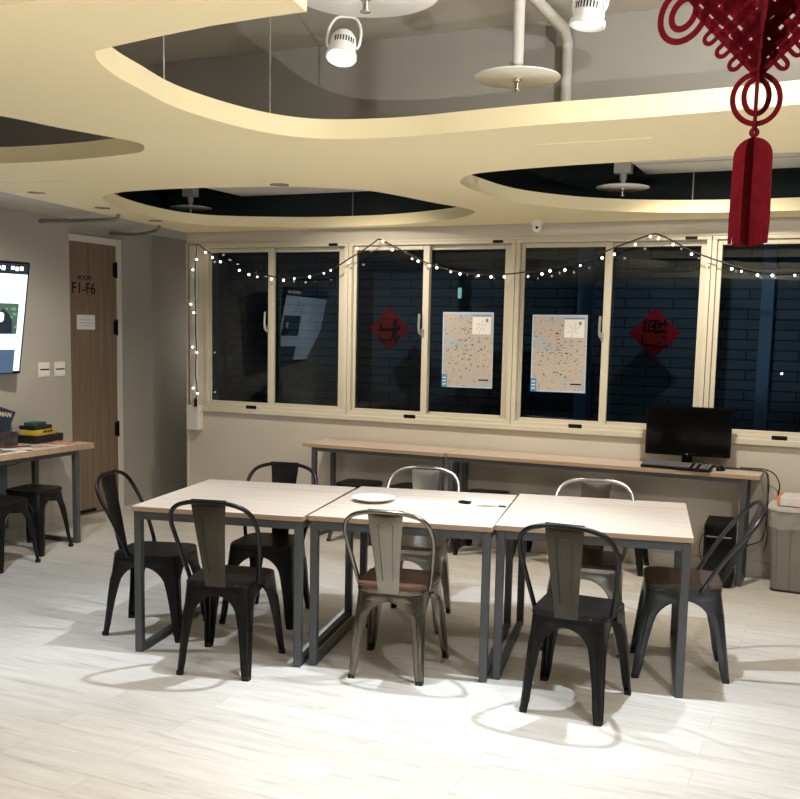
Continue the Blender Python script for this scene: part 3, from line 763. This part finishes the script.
# ------------------------------------------------------------------ television
t = thing('television', 'large television showing a web page, mounted on the left wall', 'television', (-5.40, 5.517, 2.069), rot=(0, 0, 0))
yw, ti = R(11), R(11)
nrm = Vector((math.cos(yw), -math.sin(yw), 0)); rt = Vector((math.sin(yw), math.cos(yw), 0))
up = (Vector((0, 0, 1)) * math.cos(ti) + nrm * math.sin(ti)); n2 = rt.cross(up)
MW = Matrix((rt, up, n2)).transposed().to_4x4(); MW.translation = Vector((-5.40, 5.517, 2.069))
t.matrix_world = MW            # local x right, y up, z out of the screen; the origin is the top right corner
W_, H_ = 1.42, .81
obj('bezel', bx(-W_, 0, -H_, 0, -.045, 0, bev=.006), 'gloss', t)
M['page'] = emit('web_page', (.58, .74, .92), .85); M['bar'] = emit('page_bar', (.006, .014, .03), .5)
M['pic1'] = emit('page_photo', (.05, .09, .07), .5); M['pic2'] = emit('page_photo_blue', (.05, .09, .17), .6)
sc = obj('screen', bx(-W_ + .014, -.014, -H_ + .022, -.014, -.001, .001), 'page', t, label='lit screen with a web page')
obj('title_bar', bx(-W_ + .014, -.014, -.085, -.014, .001, .0015), 'bar', sc)
M['barw'] = emit('page_white', (.9, .93, 1), 1.0); M['piclight'] = emit('page_photo_light', (.7, .72, .75), .8); M['picgreen'] = emit('page_photo_green', (.10, .30, .20), .5)
k = bmesh.new()
for i in range(11):
    if i != 7: box(k, -.44 + i * .036, -.44 + i * .036 + .027, -.062 + .004 * (i % 3), -.03 - .004 * (i % 2), .0015, .002)
obj('title_lettering', k, 'barw', sc)
for i, y0 in enumerate((-.515, -.80)):
    x1 = -.065
    h = .22 if i == 0 else .17
    p = obj('page_photo', bx(x1 - .55, x1, y0, y0 + h, .001, .0016), ('pic1', 'pic2')[i], sc)
k = bmesh.new(); prism(k, [(-.24, -.515), (-.10, -.515), (-.11, -.42), (-.14, -.37), (-.19, -.33), (-.23, -.40)], .0017, .0022); obj('photo_figure', k, 'bar', sc)
k = bmesh.new(); prism(k, rrect(-.24, -.175, -.43, -.36, .02, 4), .0022, .0026); obj('photo_face', k, 'piclight', sc)
k = bmesh.new()
for i in range(14):
    x = -.17 + random.random() * .085; y = -.50 + random.random() * .19; prism(k, rrect(x, x + .018, y, y + .014, .006, 3), .0016, .00175)
obj('photo_leaves', k, 'picgreen', sc)
k = bmesh.new()
for i in range(4): box(k, -.68, -.30, -.16 - .03 * i, -.153 - .03 * i, .001, .0015)
obj('page_lines', k, 'pic2', sc)
k = bmesh.new(); box(k, -.85, -.55, -.5, -.3, -.10, -.044); tube(k, [(-.7, -.4, -.10), (-.7, -.4, -.22)], .03, 8); obj('wall_mount', k, 'blackp', t)

# ------------------------------------------------------------------ posters and paper diamonds on the panes
def poster(lab, x0, x1, z0, z1, yy, tilt):
    t = thing('city_map', lab, 'map', ((x0 + x1) / 2, yy, (z0 + z1) / 2), group='city maps on the panes', rot=(0, tilt, 0))
    w, h = (x1 - x0) / 2, (z1 - z0) / 2
    obj('border', bx(-w, w, -.001, .001, -h, h), 'cyanp', t)
    obj('map_sheet', bx(-w + .012, w - .008, -.002, -.001, -h + .012, h - .012), 'map', t)
    obj('inset', bx(w * .18, w * .9, -.0028, -.002, h * .42, h * .88), 'paper', t)
    obj('inset_header', bx(w * .18, w * .9, -.0032, -.0028, h * .89, h * .92), 'bluep', t)
    k = bmesh.new()
    for a in range(6):
        c = (w * .52, h * .62); an = a * PI / 3 + .2
        tube(k, [(c[0] + .01 * math.cos(an), -.0032, c[1] + .01 * math.sin(an)), (c[0] + .05 * math.cos(an), -.0032, c[1] + .055 * math.sin(an + .25))], .0012, 4)
    box(k, w * .70, w * .79, -.0034, -.0028, h * .74, h * .83)
    obj('inset_lines', k, 'pipegrey', t)
    obj('blue_label', bx(-w, -w + .045, -.0026, -.001, -h, -h + .10), 'bluep', t)
    k = bmesh.new()
    for i in range(3): box(k, -w + .008, -w + .036, -.003, -.0026, -h + .02 + i * .025, -h + .028 + i * .025)
    obj('label_lines', k, 'paper', t)
    k = bmesh.new(); box(k, w * .45, w * .85, -.0028, -.0018, -h * .80, -h * .765)
    for i in range(46):
        x = random.gauss(-w * .1, w * .35); z = random.gauss(0, h * .35)
        if abs(x) < w * .9 and abs(z) < h * .9 and not (x > w * .1 and z > h * .35): box(k, x, x + random.uniform(.006, .022), -.0026, -.0018, z, z + .005)
    obj('place_names', k, 'ink', t)
    k = bmesh.new(); tube(k, [(x, -.0022, z) for x, z in ((-w * .95, h * .45), (-w * .62, h * .25), (-w * .66, -.02 * h), (-w * .9, -h * .2), (-w * .75, -h * .35))], .0035, 5); obj('river', k, 'cyanp', t)
    for k in (-1, 1): pass
poster('city map on the pane left of the wide middle window post', -2.932, -2.515, 1.213, 1.795, D + .079, R(-.3))
poster('city map on the pane right of the wide middle window post', -2.194, -1.778, 1.213, 1.782, D + .029, R(-.3))
def diamond(lab, x, z, yy, s, kind):
    t = thing('paper_diamond', lab, 'window decoration', (x, yy, z), group='red paper diamonds')
    k = bmesh.new(); a = [(-s, 0), (0, -s), (s, 0), (0, s)]
    va = [k.verts.new((p[0], -.001, p[1])) for p in a]; vb = [k.verts.new((p[0], .001, p[1])) for p in a]
    k.faces.new(va); k.faces.new(vb[::-1])
    for i in range(4): k.faces.new((va[i], va[(i + 1) % 4], vb[(i + 1) % 4], vb[i]))
    obj('sheet', k, 'redpaper', t)
    if kind == 0: link_mesh('calligraphy', text_mesh('福', .19, .0004, .007), 'ink', t, (0, -.0016, 0), (R(90), R(180), 0))
    else:
        for ch, x_, z_ in (('招', -.04, .045), ('財', .04, .045), ('進', -.04, -.03), ('寶', .04, -.03)):
            link_mesh('calligraphy', text_mesh(ch, .10, .0004, .003), 'ink', t, (x_, -.0016, z_), (R(90), 0, 0))
        k = bmesh.new(); tube(k, catmull([(-.085, -.0014, -.02), (-.08, -.0014, -.075), (-.02, -.0014, -.085), (.06, -.0014, -.095), (.105, -.0014, -.08)], 5), [.004] * 3 + [.006] * 16 + [.003] * 2, 6)
        obj('brush_stroke', k, 'ink', t)
diamond('red paper diamond with an upside-down character on the second window', -3.375, 1.653, D + .0450, .175, 0)
diamond('red paper diamond with a four-part character on the third window', -1.307, 1.660, D + .0950, .182, 1)
tag(obj('window_sticker', bx(-2.815, -2.785, D + .078, D + .081, 1.90, 1.98), mat('turquoise_mark', (.10, .42, .40), .4)), 'small turquoise mark on the pane above the left city map', 'sticker')  # turquoise mark on the pane, set as a thin slab

# ------------------------------------------------------------------ string lights
t = thing('string_lights', 'string of small warm bulbs swagged across the windows', 'string lights', (-5.1, 7.16, 2.3))
O = Vector((-5.1, 7.16, 2.3))
Y = 7.13
cA = [(-5.127, 2.312), (-5.107, 2.329), (-4.995, 2.26), (-4.706, 2.117), (-4.414, 2.067), (-4.131, 2.05), (-3.856, 2.104), (-3.678, 2.197), (-3.547, 2.265), (-3.452, 2.325), (-3.42, 2.345), (-3.366, 2.324), (-3.229, 2.261), (-2.992, 2.152), (-2.745, 2.091), (-2.506, 2.067), (-2.273, 2.081), (-2.048, 2.116), (-1.865, 2.157), (-1.687, 2.211), (-1.547, 2.265), (-1.376, 2.324), (-1.325, 2.34), (-1.274, 2.335), (-1.17, 2.286), (-1.054, 2.223), (-.932, 2.175), (-.813, 2.134), (-.702, 2.1), (-.574, 2.079), (-.357, 2.085), (-.12, 2.141), (.12, 2.24), (.3, 2.33)]
cV = [(-5.144, .985), (-5.128, 1.10), (-5.146, 1.25), (-5.133, 1.45), (-5.141, 1.613), (-5.144, 2.036), (-5.138, 2.187), (-5.127, 2.312)]
k = bmesh.new(); tube(k, [Vector((x, Y, z)) - O for x, z in [tuple(v) for v in catmull([(*p,) for p in cV[:-1]] + [(*p,) for p in cA], 3)]], .0052, 6)
obj('light_cord', k, 'cord', t)
k = bmesh.new(); lathe(k, [(.011, -.035), (.014, -.02), (.014, .02), (.006, .045)], 10, Vector((-5.144, Y, .99)) - O); obj('plug', k, 'blackp', t)
bulbs = [(-5.032, 2.263), (-4.963, 2.22), (-4.884, 2.184), (-4.696, 2.113), (-4.602, 2.078), (-4.52, 2.059), (-4.384, 2.041), (-4.27, 2.031), (-4.169, 2.045), (-4.026, 2.057), (-3.897, 2.085), (-3.835, 2.108), (-3.675, 2.168), (-3.605, 2.277), (-3.381, 2.327), (-3.3, 2.261), (-3.131, 2.191), (-3.08, 2.172), (-5.122, 2.206), (-5.162, 2.121), (-5.185, 1.83), (-5.155, 1.759), (-5.169, 1.467), (-5.125, 1.421), (-5.164, 1.115), (-5.12, 1.071), (-2.986, 2.137), (-2.924, 2.122), (-2.81, 2.091), (-2.734, 2.075), (-2.588, 2.061), (-2.488, 2.052), (-2.385, 2.052), (-2.203, 2.055), (-2.099, 2.072), (-2.039, 2.094), (-1.93, 2.099), (-1.819, 2.131), (-1.664, 2.182), (-1.579, 2.206), (-1.435, 2.271), (-1.334, 2.324), (-1.278, 2.31), (-1.177, 2.267), (-1.052, 2.2), (-.941, 2.153), (-.784, 2.1), (-.721, 2.083), (-.618, 2.057), (-.524, 2.055), (-.386, 2.056), (-.284, 2.084), (-.201, 2.103), (0.05, 2.19), (.2, 2.27)]
dim = {5, 8, 10, 11, 16, 28, 30, 33, 37, 47, 50}
bm = bmesh.new(); bmesh.ops.create_icosphere(bm, subdivisions=2, radius=.0095)
b0 = obj('bulb', bm, 'bulb', t, smooth=True)
M['bulbdim'] = emit('warm_bulb_dim', (1.0, .9, .75), 1.6)
for i, (x, z) in enumerate(bulbs):
    b = b0 if i == 0 else b0.copy()
    if i: COL.objects.link(b); b.parent = t
    b.location = Vector((x, Y - .006, z)) - O
    if i in dim: b.scale = (.75, .75, .75)
# trunking and socket box at the left end
t = thing('cable_duct', 'white cable duct beside the left window with socket box below', 'duct', (-5.19, 7.2, .75))
obj('duct', bx(-.045, .015, -.022, .018, .2, 1.58, bev=.003), 'whitep', t)
bm = bmesh.new(); box(bm, -.065, .065, -.055, .018, 0, .215, bev=.008); obj('socket_box', bm, 'white', t)

# ------------------------------------------------------------------ ceiling fittings
def spot_lamp(lab, loc, rot, lens, sc_):
    t = thing('spot_lamp', lab, 'spotlight', loc, rot=rot,  group='white spotlights in the big ceiling opening')
    bm = bmesh.new(); lathe(bm, [(.02, .085), (.045, .08), (.062, .055), (.066, .02), (.068, -.03), (.076, -.034), (.078, -.055), (.072, -.058), (.062, -.05), (.058, -.02)], 28, capt=False)
    obj('housing', bm, 'white', t, smooth='auto')
    bm = bmesh.new(); lathe(bm, [(.001, -.044), (.061, -.044), (.061, -.040)], 24, capb=False, capt=False); obj('lens', bm, lens, t)
    bm = bmesh.new()
    for i in range(8):
        a = R(-118 + i * 12); c = Vector((.0655 * math.cos(a), .0655 * math.sin(a), .018))
        n_ = Vector((math.cos(a), math.sin(a), 0)); s_ = Vector((-math.sin(a), math.cos(a), 0))
        vs = [bm.verts.new(c + s_ * u * .003 + Vector((0, 0, v * .014)) + n_ * w) for w in (-.002, .0025) for u, v in ((-1, -1), (1, -1), (1, 1), (-1, 1))]
        for q in ((0, 1, 2, 3), (7, 6, 5, 4), (0, 4, 5, 1), (1, 5, 6, 2), (2, 6, 7, 3), (3, 7, 4, 0)): bm.faces.new([vs[j] for j in q])
    obj('vent_slots', bm, 'blackp', t)
    bm = bmesh.new()
    for s in (-1, 1): tube(bm, catmull([(s * .07, 0, 0), (s * .082, 0, .03), (s * .08, 0, .11), (s * .05, 0, .17), (0, 0, .18)], 4), .007, 6)
    tube(bm, [(0, 0, .175), (0, 0, (3.06 - loc[2]) / sc_)], .009, 8)
    obj('yoke', bm, 'white', t, smooth=True)
    t.scale = (sc_, sc_, sc_)
    return t
spot_lamp('white spotlight glowing under the big white disc', (-1.70, 3.225, 2.62), (R(-20), R(4), R(20)), 'lens', .70)
spot_lamp('white spotlight right of the bent pipe', (-.84, 3.27, 2.66), (R(-4), R(5), R(-15)), 'lampoff', .74)
def disc(lab, x, y, z, r, pipe=True):
    t = thing('sprinkler_disc', lab, 'sprinkler', (x, y, z), group='white sprinkler shield discs')
    bm = bmesh.new(); lathe(bm, [(r * .985, -.002), (r, 0), (r, .004), (r * .8, .012), (.03, .02)], 48); obj('shield', bm, 'white', t, smooth='auto')
    bm = bmesh.new(); lathe(bm, [(.004, -.055), (.017, -.052), (.017, -.049), (.008, -.046), (.010, -.02), (.016, -.016), (.016, -.001)], 14); obj('sprinkler_head', bm, 'chrome', t, smooth='auto')
    bm = bmesh.new(); tube(bm, [(0, 0, .015), (0, 0, .07)], .016, 10)
    tube(bm, [(0, 0, .05), (0, 0, 3.099 - z)], .024 if pipe else .02, 12); obj('drop_pipe', bm, 'pipe', t, smooth='auto')
    return t
disc('big white disc at the top edge of the picture', -1.43, 2.86, 2.66, .225)
disc('white sprinkler disc on the vertical pipe in the big opening', -1.331, 4.058, 2.68, .176)
dd = disc('white sprinkler disc in the right rear opening', -1.45, 6.70, 2.60, .172)
dd2 = disc('white sprinkler disc in the left rear opening', -5.02, 6.90, 2.602, .172)
for x_ in (dd, dd2): obj('junction_box', bx(-.055, .055, -.04, .04, .09, .26, bev=.004), 'whitep', x_)
bm = bmesh.new(); tube(bm, [(-1.36, 3.2, 3.06), (-1.345, 4.0, 3.055), (-1.33, 4.30, 3.05), (-1.305, 4.64, 3.03), (-1.302, 4.70, 2.98), (-1.302, 4.705, 2.53)], .025, 12)
tag(obj('water_pipe', bm, 'pipe', smooth='auto'), 'grey painted pipe bending down the beam behind the vertical pipe', 'pipe')
bm = bmesh.new(); tube(bm, [(-2.02, 5.6, 2.78), (-1.6, 6.4, 2.78)], .035, 10); tube(bm, [(-1.93, 5.75, 2.78), (-1.93, 5.75, 3.07)], .03, 10)
tag(obj('water_pipe', bm, 'pipe', smooth='auto'), 'short grey pipe in the left corner of the right rear opening', 'pipe')
for i, (x, y, l) in enumerate(((-2.335, 3.05, 'thin dark rod at the left tip of the big opening'), (-2.26, 3.66, 'thin rod in the big opening, right of the darker rod'), (-3.62, 7.09, 'thin rod hanging in the left rear opening'), (-1.0, 6.85, 'thin rod hanging in the right rear opening'), (-3.35, 3.9, 'rod in the opening at the left picture edge'))):
    bm = bmesh.new(); tube(bm, [(x - .03, y + .04, 2.52), (x - .03, y + .04, 3.1)], .005, 6)
    tag(obj('hanger_rod', bm, 'pipegrey'), l, 'rod', 'ceiling hanger rods')
t = thing('smoke_detector', 'small white dome sensor under the ceiling edge above the windows', 'sensor', (-2.12, 7.03, 2.44))
bm = bmesh.new(); lathe(bm, [(.045, 0), (.047, -.012), (.038, -.03), (.03, -.034)], 20); obj('base', bm, 'white', t, smooth='auto')
bm = bmesh.new(); bmesh.ops.create_uvsphere(bm, u_segments=18, v_segments=10, radius=.034)
for v in bm.verts: v.co.z -= .048
obj('dome', bm, 'white', t, smooth=True)
k = bmesh.new(); lathe(k, [(.010, -.034), (.010, -.02)], 10, (.008, 0, -.05), 'y'); obj('lens', k, 'gloss', t)
for x, y, l in ((-4.64, 4.80, 'small recessed downlight nearest the left picture edge'), (-4.77, 5.55, 'small recessed downlight above the conduit bracket'), (-4.93, 6.33, 'small recessed downlight closest to the window wall'), (-2.985, 4.93, 'small recessed downlight in front of the left rear opening')):
    t = thing('recessed_downlight', l, 'downlight', (x, y, 2.44), group='recessed downlights')
    k = bmesh.new(); lathe(k, [(.052, .002), (.054, -.003), (.048, -.004), (.040, .0)], 24, capb=False, capt=False); obj('trim_ring', k, 'chrome', t, smooth='auto')
    k = bmesh.new(); lathe(k, [(.001, -.0008), (.042, -.0008), (.042, .001)], 24, capb=False); obj('lens', k, 'pipegrey', t)
for l, cx, cy, w, h, a in (('faint square access panel in the ceiling beside the right rear opening', -1.05, 4.42, .5, .42, 0), ('faint square access panel in the ceiling near the left edge', -4.35, 4.62, .45, .38, 8)):
    t = thing('access_panel', l, 'access panel', (cx, cy, 2.44), R(a), 'ceiling access panels')
    obj('panel_board', bx(-w / 2, w / 2, -h / 2, h / 2, -.003, .012, bev=.001), 'yellow', t)
for l, p in (('grey bent conduit from the left wall to the ceiling edge, above the switches', [(-5.755, 5.98, 2.42), (-5.5, 6.02, 2.42), (-5.0, 5.90, 2.405), (-4.93, 5.90, 2.42), (-4.92, 5.89, 2.474)]), ('grey bent conduit above the wooden door', [(-6.005, 7.07, 2.44), (-5.7, 7.05, 2.42), (-5.2, 6.66, 2.40), (-5.13, 6.63, 2.42), (-5.12, 6.62, 2.474)])):
    k = bmesh.new(); tube(k, catmull(p, 5), .014, 8)
    tag(obj('conduit', k, 'pipegrey', smooth=True), l, 'conduit', 'bent conduits on the left')

# ------------------------------------------------------------------ hanging felt knot
KX, KY = -.158, 1.625
t = thing('hanging_knot_ornament', 'red felt knot ornament with tassel hanging close to us', 'ornament', (KX, KY, 1.9715), R(16)); t.scale = (.9, .9, .9)
def ribbon(bm, pts, w, th, closed=False):
    """flat felt strip of width w in the local xz plane"""
    P = [Vector((p[0], p[1])) for p in pts]; N = len(P); L = []
    for i, p in enumerate(P):
        tg = (P[(i + 1) % N] - P[i - 1]) if closed else (P[min(i + 1, N - 1)] - P[max(i - 1, 0)])
        tg.normalize(); nn = Vector((-tg.y, tg.x)) * w / 2
        L.append([bm.verts.new((q.x, s, q.y)) for s in (-th / 2, th / 2) for q in (p + nn, p - nn)])
    for i in range(N if closed else N - 1):
        A, B = L[i], L[(i + 1) % N]
        for a, b in ((0, 1), (1, 3), (3, 2), (2, 0)): bm.faces.new((A[a], A[b], B[b], B[a]))
    if not closed: bm.faces.new(L[0]); bm.faces.new(L[-1][::-1])
def knot_bm():
    bm = bmesh.new(); th = .003; w = .0145
    # local z: 0 is the top of the lower loop; the knot spreads upwards, its lower apex at z = .08
    def sym(pts, closed=False, ww=w):
        ribbon(bm, pts, ww, th, closed); ribbon(bm, [(-x, z) for x, z in pts], ww, th, closed)
    # lattice bands running up and outwards from the apex
    for k in range(4):
        o_ = k * .0195
        sym([(0 + o_ * .72, .070 + o_ * .7), (-.105 + o_ * .72, .175 + o_ * .7)])
    for k in range(7):
        o_ = .012 + k * .0165
        sym([(-o_ + .0, .070 + o_), (-o_ + .055, .070 + o_ + .055)])
    # side loops along the lower edge
    for k in range(3):
        o_ = .028 + k * .021
        c = Vector((-o_, .068 + o_)); dv = Vector((-.707, -.707)); sv = Vector((-.707, .707))
        pts = []
        for q in range(13):
            a = PI * q / 12
            pts.append(c + sv * (.0075 * math.cos(a)) + dv * (.014 + .0095 * math.sin(a)))
        pts = [c + sv * .0075] + pts + [c - sv * .0075]
        sym([(p.x, p.y) for p in pts], False, .0068)
    # large outer double loop at the side corner
    for rx, rz in ((.047, .034), (.026, .017)):
        pts = []
        for q in range(32):
            a = 2 * PI * q / 32
            x, z = rx * math.cos(a), rz * math.sin(a)
            an = R(62)
            pts.append((-.124 + x * math.cos(an) - z * math.sin(an), .168 + x * math.sin(an) + z * math.cos(an)))
        sym(pts, True, .0098)
    # upper mirrored half
    for k in range(4):
        o_ = k * .0195
        sym([(0 + o_ * .72, .318 - o_ * .7), (-.105 + o_ * .72, .213 - o_ * .7)])
    for k in range(7):
        o_ = .012 + k * .0165
        sym([(-o_, .318 - o_), (-o_ + .055, .318 - o_ - .055)])
    # heart shaped frame round the middle hollow
    hp = []
    for q in range(40):
        a = 2 * PI * q / 40
        hp.append((.036 * math.sin(a), .192 - (.046 if math.cos(a) > 0 else .04) * math.cos(a)))
    ribbon(bm, hp, .011, th, True)
    # loops below
    for rx, rz, cz in ((.038, .040, .030), (.020, .028, .034)):
        ribbon(bm, [(rx * math.sin(2 * PI * q / 36), cz + rz * math.cos(2 * PI * q / 36)) for q in range(36)], .0085, th, True)
    ribbon(bm, [(0, .075), (0, -.012)], .006, th)
    # top hanging loop
    ribbon(bm, [(.014 * math.sin(2 * PI * q / 20), .335 + .016 * math.cos(2 * PI * q / 20)) for q in range(20)], .006, th, True)
    return bm
obj('knot_panel', knot_bm(), 'red', t)
obj('knot_panel', knot_bm(), 'red', t, rot=(0, 0, R(82)))
link_mesh('character', text_mesh('福', .062, .0015, .0018), 'red', t, (0, 0, .195), (R(90), 0, 0))
def tassel_bm():
    bm = bmesh.new(); th = .003
    ribbon(bm, [(.0065 * math.sin(2 * PI * q / 16), -.024 + .0065 * math.cos(2 * PI * q / 16)) for q in range(16)], .004, th, True)
    hw = .0325
    pts = []
    for q in range(13):
        a = PI * q / 12; pts.append((hw * math.cos(a), -.062 + .030 * math.sin(a)))
    pts += [(-hw - .002, -.17)]
    n = 9
    bot = []
    for i in range(n):
        x0 = -hw - .002 + (2 * hw + .004) * i / n; x1 = -hw - .002 + (2 * hw + .004) * (i + 1) / n
        z = -.205 - .006 * math.sin(PI * (i + .5) / n)
        bot += [(x0 + .0004, z), (x1 - .0018, z)]
        if i < n - 1: bot += [(x1 - .0012, -.176), (x1 - .0002, -.176)]
    pts += bot + [(hw + .002, -.17)]
    va = [bm.verts.new((p[0], -th / 2, p[1])) for p in pts]; vb = [bm.verts.new((p[0], th / 2, p[1])) for p in pts]
    f1 = bm.faces.new(va); f2 = bm.faces.new(vb[::-1])
    for i in range(len(pts)): bm.faces.new((va[i], va[(i + 1) % len(pts)], vb[(i + 1) % len(pts)], vb[i]))
    bmesh.ops.triangulate(bm, faces=[f1, f2])
    return bm
obj('tassel', tassel_bm(), 'red', t, rot=(0, 0, R(-30)))
obj('tassel', tassel_bm(), 'red', t, rot=(0, 0, R(55)))
bm = bmesh.new(); bmesh.ops.create_uvsphere(bm, u_segments=10, v_segments=6, radius=.0045)
for v in bm.verts: v.co.z -= .0145
obj('bead', bm, 'red', t, smooth=True)
bm = bmesh.new(); tube(bm, [(0, 0, .35), (0, 0, (3.1 - 1.9715) / .9)], .0015, 6); obj('thread', bm, 'red', t)

# ------------------------------------------------------------------ lights
def spot(loc, tgt, w, col, ang, blend, rad=.04):
    l = bpy.data.lights.new('room_spot', 'SPOT'); l.energy = w; l.color = col; l.spot_size = R(ang); l.spot_blend = blend; l.shadow_soft_size = rad
    o = bpy.data.objects.new('room_spot', l); COL.objects.link(o); o.location = loc
    o.rotation_euler = (Vector(tgt) - Vector(loc)).to_track_quat('-Z', 'Y').to_euler()
    return o
def point(loc, w, col, rad):
    l = bpy.data.lights.new('fill_point', 'POINT'); l.energy = w; l.color = col; l.shadow_soft_size = rad
    o = bpy.data.objects.new('fill_point', l); COL.objects.link(o); o.location = loc
    return o
cool = (.82, .91, 1.0); warm = (1.0, .87, .70); neut = (1.0, .96, .90); warm2 = (1.0, .93, .82)
# unfitted key lamps added for the table shadows, then the modelled spotlights
spot((-2.15, 4.20, 2.43), (-2.2, 4.3, 0), 152, cool, 88, .45, .03)
spot((-.98, 4.42, 2.43), (-.95, 4.45, 0), 152, cool, 88, .45, .03)
spot((-1.72, 3.20, 2.56), (-1.75, 3.0, 0), 10, cool, 80, .5, .035)
spot((-.85, 3.27, 2.56), (-.8, 3.1, 0), 8, neut, 80, .5, .035)
# lamps over the near part of the room and the left side
spot((-2.7, 1.6, 2.40), (-2.7, 1.7, 0), 66, warm, 105, .7, .05)
spot((.5, 1.8, 2.40), (.4, 2.0, 0), 60, cool, 105, .7, .05)
spot((-1.0, .9, 2.40), (-1.0, 1.0, 0), 45, warm, 105, .7, .05)
spot((-4.1, 3.5, 2.42), (-4.5, 4.2, 0), 110, cool, 92, .7, .05)
spot((-4.2, 4.5, 2.36), (-5.75, 5.3, 1.1), 95, warm, 74, .9, .05)  # wall washer without a fitting, added to brighten the left wall
# unseen fill added inside the ceiling opening to brighten slab and beam
point((.35, 2.95, 2.66), 82, neut, .05)
# unseen uplights added to brighten the yellow ceiling
spot((2.2, 2.6, 1.7), (.2, 3.2, 3.1), 150, warm2, 88, .6, .012)
spot((-.9, -.5, 1.15), (-.9, 1.6, 3.0), 205, warm2, 84, .7, .012)
# downlights near the window wall, and an unseen fill added to lift the recess wall
spot((-3.4, 6.0, 2.62), (-3.4, 7.0, 0.9), 95, warm, 120, .8, .05)
spot((-.9, 6.0, 2.66), (-.8, 7.0, .9), 105, warm, 120, .8, .05)
point((-5.42, 8.45, 1.5), 4, warm, .05)

w = bpy.data.worlds.new('night_sky'); SC.world = w; w.use_nodes = True
bg = w.node_tree.nodes['Background']; bg.inputs['Color'].default_value = (.10, .20, .42, 1); bg.inputs['Strength'].default_value = 1.4

# ------------------------------------------------------------------ camera
cam = bpy.data.cameras.new('camera'); co = bpy.data.objects.new('camera', cam); COL.objects.link(co); SC.camera = co
cam.sensor_fit = 'HORIZONTAL'; cam.sensor_width = 36; cam.lens = 45.0; cam.shift_y = 50.5 / 800; cam.clip_start = .05
yaw, pitch, roll = .4221, .1190, .0203
F = Vector((-math.sin(yaw), math.cos(yaw), 0)); r0 = Vector((math.cos(yaw), math.sin(yaw), 0)); u0 = Vector((0, 0, 1))
f2 = F * math.cos(pitch) - u0 * math.sin(pitch); u2 = u0 * math.cos(pitch) + F * math.sin(pitch)
r3 = r0 * math.cos(roll) + u2 * math.sin(roll); u3 = u2 * math.cos(roll) - r0 * math.sin(roll)
mw = Matrix((r3, u3, -f2)).transposed().to_4x4(); mw.translation = Vector((0, 0, 1.6445)); co.matrix_world = mw

vs = SC.view_settings; vs.view_transform = 'Standard'; vs.look = 'None'; vs.exposure = 0.3; vs.gamma = 1.0; vs.use_curve_mapping = False
SC.cycles.max_bounces = 10; SC.cycles.diffuse_bounces = 6; SC.cycles.glossy_bounces = 4; SC.cycles.transparent_max_bounces = 12
SC.cycles.use_denoising = True; SC.cycles.sample_clamp_indirect = 6.0
